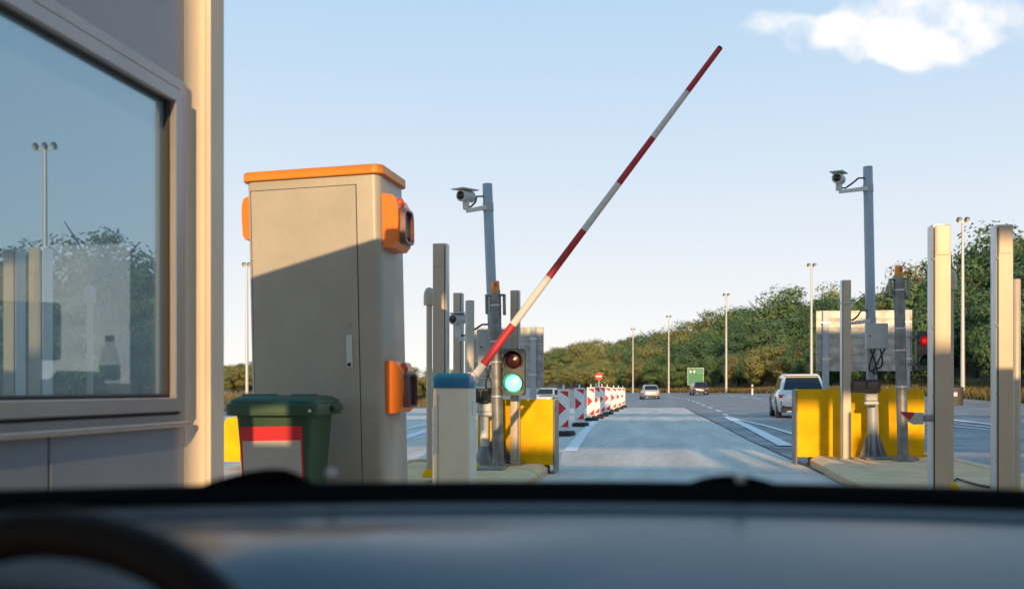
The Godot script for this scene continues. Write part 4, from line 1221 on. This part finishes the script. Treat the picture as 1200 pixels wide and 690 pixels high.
# ------------------------------------------------------------------ cars
func make_car(called: String, label: String, category: String, paint: Color, L: float, W: float, H: float, suv: bool, pos: Vector3, turn: float) -> Node3D:
	var t := thing(called, label, category, pos)
	t.rotation.y = turn
	var m := mat("paint " + called + str(taken[called]), paint, 0.28, 0.25)
	m.clearcoat_enabled = true
	m.clearcoat_roughness = 0.05
	var hw := W * 0.5
	var hl := L * 0.5
	var wr := 0.36 if suv else 0.32
	var belt := H * 0.62
	var clearance := 0.24 if suv else 0.18
	var drop := func(z: float, y: float) -> float: return y - (y / belt) * (H * 0.09) * smoothstep(-hl * 0.25, -hl, z)
	var rings := []
	for q in [[clearance, 0.90, 0.97], [clearance + 0.06, 0.955, 0.985], [H * 0.30, 0.985, 0.998], [H * 0.42, 1.0, 1.0], [H * 0.52, 0.99, 0.985], [belt - 0.02, 0.955, 0.965], [belt, 0.93, 0.95]]:
		var ring := rounded(0, 0, hw * q[1], hl * q[2], 0.34, 0, 5)
		for i in ring.size(): ring[i].y = drop.call(ring[i].z, q[0])
		rings.append(ring)
	part("body", Shape.new().loft(rings), m, t)
	# cabin
	var zr0 := hl * (0.94 if suv else 0.80)
	var zr1 := hl * (0.74 if suv else 0.50)
	var zf0 := -hl * 0.42
	var zf1 := -hl * 0.08
	var cab := []
	for q in [[belt - 0.03, 0.0, 0.90], [belt + 0.02, 0.03, 0.895], [lerpf(belt, H, 0.8), 0.78, 0.76], [H - 0.035, 0.95, 0.715], [H - 0.004, 1.0, 0.60], [H, 1.02, 0.40]]:
		var za := lerpf(zr0, zr1, q[1])
		var zb := lerpf(zf0, zf1, q[1])
		cab.append(rounded(0, (za + zb) * 0.5, hw * q[2], (za - zb) * 0.5, 0.2, q[0], 4))
	part("cabin", Shape.new().loft(cab), m, t)
	# windows sit just proud of the cabin faces
	var rw := func(f: float) -> Array: return [lerpf(zr0, zr1, f), lerpf(belt, H, f) if f > 0 else belt, hw * lerpf(0.90, 0.745, f)]
	var lo: Array = [lerpf(zr0, zr1, 0.08), lerpf(belt, H, 0.08), hw * 0.77]
	var hi: Array = [lerpf(zr0, zr1, 0.80), lerpf(belt, H, 0.80), hw * 0.64]
	var g := Shape.new()
	g.face([Vector3(-lo[2], lo[1], lo[0] + 0.035), Vector3(lo[2], lo[1], lo[0] + 0.035), Vector3(hi[2], hi[1], hi[0] + 0.06), Vector3(-hi[2], hi[1], hi[0] + 0.06)], Vector3(0, 0.3, 1))
	part("rear_window", g, mats["car glass"], t)
	g = Shape.new()
	g.face([Vector3(-hw * 0.8, belt + 0.04, zf0 - 0.03), Vector3(hw * 0.8, belt + 0.04, zf0 - 0.03), Vector3(hw * 0.66, lerpf(belt, H, 0.86), lerpf(zf0, zf1, 0.84) - 0.045), Vector3(-hw * 0.66, lerpf(belt, H, 0.86), lerpf(zf0, zf1, 0.84) - 0.045)], Vector3(0, 0.3, -1))
	part("windscreen", g, mats["car glass"], t)
	for s in [-1, 1]:
		for q in [[0.10, 0.47], [0.50, 0.90]]:
			var pts := []
			for c in [[q[0], 0.06], [q[1], 0.06], [q[1], 0.76], [q[0], 0.76]]:
				var za := lerpf(zf0, zf1, c[1])
				var zb := lerpf(zr0, zr1, c[1])
				pts.append(Vector3(s * (hw * lerpf(0.895, 0.76, c[1] / 0.78) + 0.008), lerpf(belt, H, c[1] * 0.98 + 0.02), lerpf(za, zb, c[0])))
			var wn := Shape.new()
			wn.face(pts, Vector3(s, 0.3, 0))
			part("side_window", wn, mats["car glass"], t)
		part("mirror", Shape.new().box(Vector3(s * (hw + 0.09), belt + 0.03, zf0 + 0.45), Vector3(0.2, 0.14, 0.1), 0.03), mats["trim black"], t)
		var ty := H * (0.50 if suv else 0.50)
		var tl := part("tail_light", Shape.new().box(Vector3(s * hw * 0.76, ty, hl * 0.955), Vector3(hw * 0.40, H * 0.075, 0.12), 0.03), mat("tail red", Color(0.45, 0.01, 0.015), 0.2), t)
		part("reverse_lens", Shape.new().box(Vector3(s * hw * 0.72, ty - H * 0.005, hl * 0.955 + 0.055), Vector3(hw * 0.2, H * 0.025, 0.02), 0.004), mats["sign white"], tl)
		if suv: part("bumper_reflector", Shape.new().box(Vector3(s * hw * 0.83, H * 0.345, hl * 0.945), Vector3(0.10, H * 0.11, 0.12), 0.02), mats["tail red"], t)
		part("headlight", Shape.new().box(Vector3(s * hw * 0.72, H * 0.42, -hl * 0.955), Vector3(hw * 0.4, H * 0.07, 0.12), 0.03), mats["sign white"], t)
		for z in [-hl * 0.62, hl * 0.58]:
			var cw := Vector3(s * (hw - 0.215), wr, z)
			part("wheel_arch", Shape.new().cyl(Vector3(s * (hw - 0.16), wr + 0.02, z), Vector3(s * (hw + 0.004), wr + 0.02, z), wr + 0.07, wr + 0.07, 20), mats["trim black"], t)
			var wh := part("wheel", Shape.new().lathe(cw, Vector3(s, 0, 0), [[wr * 0.8, 0], [wr, 0.03], [wr, 0.19], [wr * 0.82, 0.222]], 22), mats["tyre"], t)
			part("rim", Shape.new().lathe(cw + Vector3(s * 0.2, 0, 0), Vector3(s, 0, 0), [[wr * 0.70, 0.0], [wr * 0.68, 0.026], [0.08, 0.03], [0.004, 0.032]], 18), mats["wheel rim"], wh)
	var bp := part("rear_bumper", Shape.new().box(Vector3(0, clearance + H * 0.07, hl * 0.96), Vector3(W * 0.86, H * 0.15, 0.2), 0.05), mats["trim black"], t)
	for s in [-1, 1]: part("exhaust_trim", Shape.new().box(Vector3(s * hw * 0.55, clearance + 0.03, hl * 0.96 + 0.09), Vector3(0.2, 0.06, 0.05), 0.015), mats["chrome"], bp)
	part("number_plate", Shape.new().box(Vector3(0, H * (0.37 if suv else 0.42), hl * 1.0), Vector3(0.5, 0.11, 0.02), 0.004), mats["sign white"], t)
	if suv:
		part("roof_spoiler", Shape.new().box(Vector3(0, H - 0.05, zr1 + 0.06), Vector3(W * 0.66, 0.05, 0.26), 0.02), m, t)
		for s in [-1, 1]: part("roof_rail", Shape.new().box(Vector3(s * hw * 0.62, H + 0.012, (zr1 + zf1) * 0.5), Vector3(0.035, 0.04, (zr1 - zf1) * 0.86), 0.012), mats["chrome"], t)
		part("rear_wiper", Shape.new().box(Vector3(0.05, lerpf(belt, H, 0.18), lerpf(zr0, zr1, 0.18) + 0.055), Vector3(0.4, 0.02, 0.02)), mats["trim black"], t)
	return t

func make_cars() -> void:
	var p := on_h(937, 490.5, 0.0)
	make_car("sport_utility_car", "white sport utility car with dark rear window passing the yellow block", "car", Color(0.66, 0.66, 0.65), 4.6, 1.88, 1.70, true, Vector3(p.x + 0.2, 0, p.z - 2.3), -0.02)
	var d := 101.0
	var x := x_at(761, d)
	make_car("car", "silver car driving away past the chevron panels", "car", Color(0.36, 0.37, 0.38), 4.4, 1.78, 1.50, false, Vector3(x, road_h(x, d), -d - 2.0), 0.12)
	d = 113.0
	x = x_at(820, d)
	make_car("car", "dark car with red tail lights beside the green sign", "car", Color(0.035, 0.03, 0.035), 4.1, 1.8, 1.5, true, Vector3(x, road_h(x, d) , -d - 2.0), 0.10)
	d = 84.0
	x = x_at(641, d)
	make_car("car", "pale car approaching beyond the yellow block and striped panels", "car", Color(0.55, 0.58, 0.60), 4.3, 1.8, 1.48, false, Vector3(x, road_h(x, d), -d), PI - 0.1)


# ------------------------------------------------------------------ trees
func crown_mesh(rs: int, leaves: int, clumps: int, spread: Vector3, size: float) -> ArrayMesh:
	# unit crown (height 1, base at 0): leafy clumps gathered round branch ends
	var r := RandomNumberGenerator.new()
	r.seed = rs
	var centers := []
	for i in clumps:
		var v := Vector3.ZERO
		while true:
			v = Vector3(r.randf_range(-1, 1), r.randf_range(-1, 1), r.randf_range(-1, 1))
			if v.length() < 1.0 and v.length() > 0.25: break
		centers.append([Vector3(v.x * spread.x, 0.52 + v.y * spread.y, v.z * spread.z), r.randf_range(0.08, 0.18)])
	var st := SurfaceTool.new()
	st.begin(Mesh.PRIMITIVE_TRIANGLES)
	for i in leaves:
		var c: Array = centers[r.randi() % clumps]
		var dir := Vector3(r.randfn(), r.randfn() * 0.8, r.randfn()).normalized()
		var p: Vector3 = c[0] + dir * c[1] * pow(r.randf(), 0.5) * Vector3(1.1, 0.8, 1.1)
		var out := (dir + (p - Vector3(0, 0.45, 0)).normalized() * 0.6 + Vector3(r.randfn(), r.randfn(), r.randfn()) * 0.35).normalized()
		var u := out.cross(Vector3(r.randfn(), r.randfn(), r.randfn())).normalized()
		var v := out.cross(u)
		var s := size * r.randf_range(0.55, 1.25)
		var k := r.randf_range(0.62, 1.12)
		var yel := r.randf()
		var col := Color(k * lerpf(0.8, 1.25, yel), k, k * lerpf(1.0, 0.7, yel))
		var q := [p - u * s, p + v * s * 0.6, p + u * s, p - v * s * 0.6]
		for idx in [0, 1, 2, 0, 2, 3]:
			st.set_normal(out)
			st.set_color(col)
			st.add_vertex(q[idx])
	return st.commit()

func trunk_mesh(rs: int) -> ArrayMesh:
	var r := RandomNumberGenerator.new()
	r.seed = rs
	var s := Shape.new()
	var p := []
	for i in 5: p.append(Vector3(r.randf_range(-0.02, 0.02), i * 0.17 - 0.03, r.randf_range(-0.02, 0.02)))
	var rings := []
	for i in 5: rings.append(Shape.ring(p[i], Vector3.UP, lerpf(0.028, 0.008, i / 4.0), 7))
	s.loft(rings)
	for i in 6:
		var b: Vector3 = p[2 + i % 3]
		var a := r.randf() * TAU
		s.cyl(b, b + Vector3(cos(a) * 0.22, r.randf_range(0.14, 0.28), sin(a) * 0.22), 0.010, 0.003, 5, false)
	return s.done()

const SKYLINE := [[200, 428], [262, 430], [300, 427], [400, 425], [480, 430], [500, 433], [560, 425], [636, 413], [660, 407], [690, 403], [720, 402], [745, 401], [760, 395], [790, 389], [815, 387], [840, 374], [870, 368], [890, 371], [903, 353], [922, 353], [935, 366], [960, 361], [990, 350], [1020, 342], [1050, 336], [1065, 324], [1100, 315], [1120, 304], [1150, 300], [1170, 280], [1200, 272], [1300, 262], [1600, 232], [2200, 200]]

func make_trees() -> void:
	var crowns := []
	var kinds := [
		["round_tree", "round leafy tree in the roadside wood", 8000, 26, Vector3(0.30, 0.36, 0.30), 0.0165],
		["broad_tree", "broad spreading tree in the roadside wood", 9500, 30, Vector3(0.40, 0.34, 0.40), 0.0175],
		["slender_tree", "slender upright tree in the roadside wood", 6500, 22, Vector3(0.20, 0.40, 0.20), 0.0155],
		["open_tree", "loose open crowned tree in the roadside wood", 5600, 20, Vector3(0.32, 0.36, 0.32), 0.0165],
	]
	var greens := [Color(0.100, 0.172, 0.064), Color(0.066, 0.142, 0.062), Color(0.220, 0.228, 0.078), Color(0.185, 0.180, 0.066)]
	var tones := ["deep green", "dark green", "yellow green", "tawny"]
	var leaf := []
	for i in 4:
		var m := mat("leaves " + tones[i], greens[i], 0.75)
		m.vertex_color_use_as_albedo = true
		m.backlight_enabled = true
		m.backlight = Color(0.28, 0.28, 0.2)
		leaf.append(m)
	for i in kinds.size(): crowns.append([crown_mesh(70 + i, kinds[i][2], kinds[i][3], kinds[i][4], kinds[i][5]), crown_mesh(170 + i, kinds[i][2], kinds[i][3], kinds[i][4], kinds[i][5]), trunk_mesh(30 + i)])
	var r := RandomNumberGenerator.new()
	r.seed = 99
	var spots := []
	# the wood along the road, row behind row up the slope
	var off := [5.5, 8.5, 12.5, 17.5, 24.0, 32.0]
	for row in off.size():
		var d := 24.0
		while d < 560.0:
			var dd := d + r.randf_range(-1.6, 1.6)
			var x: float = lerp_table(ROAD_RIGHT, dd) + off[row] + r.randf_range(-1.3, 1.3) + (2.0 if row > 0 else 0.0)
			spots.append([x, dd, row])
			d += (4.6 + row * 0.9) * (1.0 if d < 130 else (1.6 if d < 330 else 4.0))
	for row in 3:                          # beyond the bank on the other side
		for k in 26:
			var dd := 95.0 + row * 9.0 + k * 3.0 + r.randf_range(-2, 2)
			var x := lerp_table(ROAD_LEFT, dd) - 5.0 - row * 6.0 - k * 1.5 + r.randf_range(-1.5, 1.5)
			spots.append([x, dd, row + 10])
	for k in 12: spots.append([x_at(255 + k * 5.5, 104.0), 104.0 + r.randf_range(-6, 6), 10])
	for k in 9: spots.append([x_at(470 + k * 6, 112.0), 112.0 + r.randf_range(-6, 6), 10])
	var n := 0
	for s in spots:
		var x: float = s[0]
		var d: float = s[1]
		var g := ground_h(x, d) - 0.05
		var p := px_of(Vector3(x, g, -d))
		if d < 24.0 or p.x < 190 or p.x > 2300: continue
		if p.x > 1330 and s[2] > 3: continue
		var sky := lerp_table(SKYLINE, p.x)
		var depth := Vector3(x, 0, -d).dot(Vector3(-sin(TURN), 0, -cos(TURN)))
		var want := EYE + (HORIZON - sky) / F * depth - g
		var f := 1.0
		var row: int = s[2]
		if row < 10: f = [0.50, 0.66, 0.82, 0.94, 1.0, 1.0][row] * r.randf_range(0.84, 1.08)
		else: f = r.randf_range(0.7, 1.0)
		var h := want * f
		if row < 10: h = clampf(h, 2.4, 14.5)
		else: h = clampf(h, 1.6, 9.0)
		if h > want * 1.06: h = want * 1.06
		if h < 1.2: continue
		var k := r.randi() % 4
		if h < 4.5 and k == 2: k = 0
		if p.x > 895 and p.x < 930 and row >= 3: k = 2
		var tone: int = [0, 1, 2, 0, 3, 1, 2][r.randi() % 7]
		if p.x > 800 and r.randf() < 0.7: tone = r.randi() % 2  # mostly darker greens here: own colour plus painted shade
		if p.x < 720 and r.randf() < 0.6: tone = 2  # paler leaves here: own colour plus painted sunlight
		var t := thing(kinds[k][0], tones[tone] + " " + kinds[k][1] if row < 10 else tones[tone] + " " + kinds[k][1].replace("in the roadside wood", "on the bank beyond the toll plaza"), "tree", Vector3(x, g, -d), tones[tone] + " " + kinds[k][0].replace("_", " ") + "s " + ("of the roadside wood" if row < 10 else "on the bank"))
		t.rotation.y = r.randf() * TAU
		h *= 1.26
		t.scale = Vector3(h * r.randf_range(0.95, 1.25), h, h * r.randf_range(0.95, 1.25))
		part("trunk", crowns[k][2], mats["bark"], t)
		part("crown", crowns[k][r.randi() % 2], leaf[tone], t)
		n += 1
	print("trees ", n)
	# the rounded yellow-green tree that stands forward of the wood
	var bd := 150.0
	var bx := x_at(702, bd)
	var bush := thing("round_tree", "sunlit yellow green round tree standing forward of the wood", "tree", Vector3(bx, ground_h(bx, bd), -bd))
	var bh := at_d(702, 419, bd).y - bush.position.y
	bush.scale = Vector3(bh * 1.15, bh, bh * 1.15)
	part("trunk", crowns[0][2], mats["bark"], bush)
	part("crown", crowns[0][0], leaf[2], bush)
	# dry grass on the verge and the far bank
	var blades := SurfaceTool.new()
	blades.begin(Mesh.PRIMITIVE_TRIANGLES)
	for i in 14:
		var a := r.randf() * TAU
		var o := Vector3(r.randf_range(-0.35, 0.35), 0, r.randf_range(-0.35, 0.35))
		var w := Vector3(cos(a), 0, sin(a)) * 0.035
		var tip := o + Vector3(r.randf_range(-0.25, 0.25), r.randf_range(0.35, 0.8), r.randf_range(-0.25, 0.25))
		for v in [o - w, tip, o + w]:
			blades.set_normal(Vector3(r.randf_range(-0.4, 0.4), 0.5, 0.8).normalized())
			blades.add_vertex(v)
	var mm := MultiMesh.new()
	mm.transform_format = MultiMesh.TRANSFORM_3D
	mm.use_colors = true
	mm.mesh = blades.commit()
	var tr := []
	for i in 26000:
		var d := 30.0 + 230.0 * pow(r.randf(), 1.3)
		var side := r.randf() < 0.74
		var x := 0.0
		if side: x = lerp_table(ROAD_RIGHT, d) + 0.3 + 6.5 * pow(r.randf(), 1.4)
		else: x = lerp_table(ROAD_LEFT, d) - 0.3 - 16.0 * r.randf()
		var sc := r.randf_range(0.6, 1.5) * (0.8 if side else 0.45)
		tr.append(Transform3D(Basis(Vector3.UP, r.randf() * TAU).scaled(Vector3(sc, sc, sc)), Vector3(x, ground_h(x, d) - 0.03, -d)))
	mm.instance_count = tr.size()
	for i in tr.size():
		mm.set_instance_transform(i, tr[i])
		var q := r.randf()
		mm.set_instance_color(i, Color(0.9, 0.85, 0.8).lerp(Color(0.5, 0.75, 0.5), q * q) * r.randf_range(0.7, 1.15))
	var gm := mat("grass blades", Color(0.40, 0.29, 0.12), 0.9)
	gm.vertex_color_use_as_albedo = true
	var gi := MultiMeshInstance3D.new()
	gi.name = "dry_grass"
	gi.multimesh = mm
	gi.material_override = gm
	gi.set_meta("label", "dry tan grass growing along the verge below the wood")
	gi.set_meta("category", "grass")
	gi.set_meta("kind", "stuff")
	add_child(gi)


# ------------------------------------------------------------------ the car that the photograph was taken from
func glass_base(x: float) -> float: return 1.06 - 0.33 * (x - 0.1) * (x - 0.1)

func make_own_car() -> void:
	var t := thing("car_interior", "dark car dashboard under the windscreen with a black steering wheel", "car interior", Vector3.ZERO)
	# padded top of the dashboard, with the hood over the instruments
	var rows := []
	for i in 41:
		var row := []
		for j in 91:
			var x := lerpf(-0.95, 0.95, j / 90.0)
			var f := i / 40.0
			var d := lerpf(glass_base(x) - 0.045, 0.36, f)
			var y := 1.024 - 0.035 * f - 0.13 * f * f - 0.05 * x * x * f
			var hood := smoothstep(-0.06, -0.28, x + 0.30 * (0.75 - d)) * smoothstep(-0.80, -0.62, x)
			y += hood * (0.075 * smoothstep(0.05, 0.62, f) - 0.09 * smoothstep(0.66, 0.78, f))
			row.append(Vector3(x, y, -d))
		rows.append(row)
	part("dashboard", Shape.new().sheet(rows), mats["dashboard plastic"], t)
	var fr := Shape.new()
	for q in [[0.985, 0.35, 0.36]]: fr.box(Vector3(0, 0.60, -0.58), Vector3(1.84, 0.5, 0.42), 0.05)
	part("dashboard_front", fr, mats["dashboard strip"], t)
	# vent strip below the glass and the black edge of the windscreen
	rows = []
	for k in 4:
		var row := []
		for j in 61:
			var x := lerpf(-0.98, 0.98, j / 60.0)
			var b := glass_base(x)
			row.append([Vector3(x, 1.0, -b + 0.10), Vector3(x, 1.0265, -b + 0.06), Vector3(x, 1.0295, -b + 0.02), Vector3(x, 1.031, -b - 0.02)][k])
		rows.append(row)
	part("vent_strip", Shape.new().sheet(rows), mats["dashboard strip"], t)
	rows = []
	for k in 4:
		var row := []
		for j in 61:
			var x := lerpf(-1.0, 1.0, j / 60.0)
			var b := glass_base(x)
			row.append([Vector3(x, 1.028, -b + 0.012), Vector3(x, 1.0465, -b - 0.012), Vector3(x, 1.046, -b - 0.05), Vector3(x, 0.98, -b - 0.16)][k])
		rows.append(row)
	part("windscreen_edge", Shape.new().sheet(rows), mats["cowl black"], t)
	# wipers parked along the edge of the glass
	var hump := func(px0: float, px1: float, pxm: float, ytop: float, z: float) -> Shape:
		var rings := []
		for k in 15:
			var f := k / 14.0
			var px := lerpf(px0, px1, f)
			var fm := (pxm - px0) / (px1 - px0)
			var up := pow(sin(PI * 0.5 * (f / fm if f < fm else (1.0 - f) / (1.0 - fm))), 1.3)
			var x := x_at(px, z)
			var b := glass_base(x) + 0.035
			var base := 1.036
			var top := at_d(pxm, ytop, b).y
			var one := []
			for a in 8:
				var an := TAU * a / 8.0
				one.append(Vector3(x, lerpf(base, (base + top) * 0.5, up) + sin(an) * maxf(0.003, (top - base) * 0.5 * up), -b + cos(an) * 0.012))
			rings.append(one)
		return Shape.new().loft(rings)
	part("wiper", hump.call(235, 396, 345, 549, 1.05), mats["cowl black"], t)
	part("wiper", hump.call(770, 960, 858, 556, 1.05), mats["cowl black"], t)
	for q in [[388, 556, 0.006], [866, 562, 0.005]]:
		var x := x_at(q[0], 1.05)
		var b := glass_base(x) + 0.03
		part("wiper_joint", Shape.new().lathe(at_d(q[0], q[1], b - 0.012), Vector3(0.3, 0.2, 1), [[q[2], 0], [q[2], 0.008], [q[2] * 0.6, 0.012]], 12), mats["camera white"], t)
	# steering wheel
	var c := Vector3(0, 0.873, 0)
	var zc := 0.63
	var top := ray(66, 625)
	var wx := (top * zc).x
	var wz := (top * zc).z
	var ax := Vector3(0, 0.36, 0.93).normalized()
	var u := Vector3.RIGHT
	var v := ax.cross(u).normalized()
	if v.y < 0: v = -v
	var rtop := Vector3(0, EYE, 0) + top * zc
	var ctr := rtop - v * 0.186
	var rings := []
	for i in 49:
		var a := TAU * i / 48.0
		var dir := u * cos(a) + v * sin(a)
		var one := []
		for k in 12:
			var b := TAU * k / 12.0
			one.append(ctr + dir * (0.186 + cos(b) * 0.0165) + ax * sin(b) * 0.0165)
		rings.append(one)
	var wheel := part("steering_wheel", Shape.new().loft(rings, false, false), mats["wheel leather"], t)
	part("hub", Shape.new().lathe(ctr - ax * 0.03, ax, [[0.085, 0], [0.085, 0.03], [0.07, 0.05], [0.004, 0.058]], 24), mats["wheel leather"], wheel)
	for a in [0.05, PI - 0.05, -PI / 2]:
		part("spoke", Shape.new().cyl(ctr + (u * cos(a) + v * sin(a)) * 0.07, ctr + (u * cos(a) + v * sin(a)) * 0.18, 0.02, 0.013, 10), mats["wheel leather"], wheel)
	part("column", Shape.new().cyl(ctr - ax * 0.02, ctr - ax * 0.3, 0.045, 0.06, 14), mats["dashboard strip"], wheel)
	# roof and rear seat behind the camera keep the low sun off the dashboard
	part("roof", Shape.new().box(Vector3(-0.05, 1.50, 0.95), Vector3(1.25, 0.04, 1.7), 0.015), mats["headliner"], t)
	part("rear_seat", Shape.new().box(Vector3(-0.05, 0.90, 1.55), Vector3(1.35, 0.95, 0.16), 0.05, Basis(Vector3.RIGHT, 0.2)), mats["dashboard strip"], t)
	for x in [-0.6, 0.5]: part("headrest", Shape.new().box(Vector3(x, 1.40, 1.66), Vector3(0.3, 0.16, 0.1), 0.03), mats["dashboard strip"], t)
	for s in [-1, 1]: part("rear_pillar", Shape.new().box(Vector3(-0.05 + s * 0.64, 1.2, 1.75), Vector3(0.1, 0.62, 0.1), 0.02, Basis(Vector3.BACK, s * 0.1)), mats["headliner"], t)
	part("floor", Shape.new().box(Vector3(0, 0.30, 0.3), Vector3(1.5, 0.06, 2.9)), mats["dashboard strip"], t)


func _ready() -> void:
	rng.seed = 4
	make_camera()
	make_sky()
	make_sun()
	make_materials()
	make_ground()
	make_canopy()
	make_booth()
	make_trees()
	make_kiosk()
	make_bin()
	make_barrier()
	make_island_gear()
	make_road_furniture()
	make_cars()
	make_own_car()
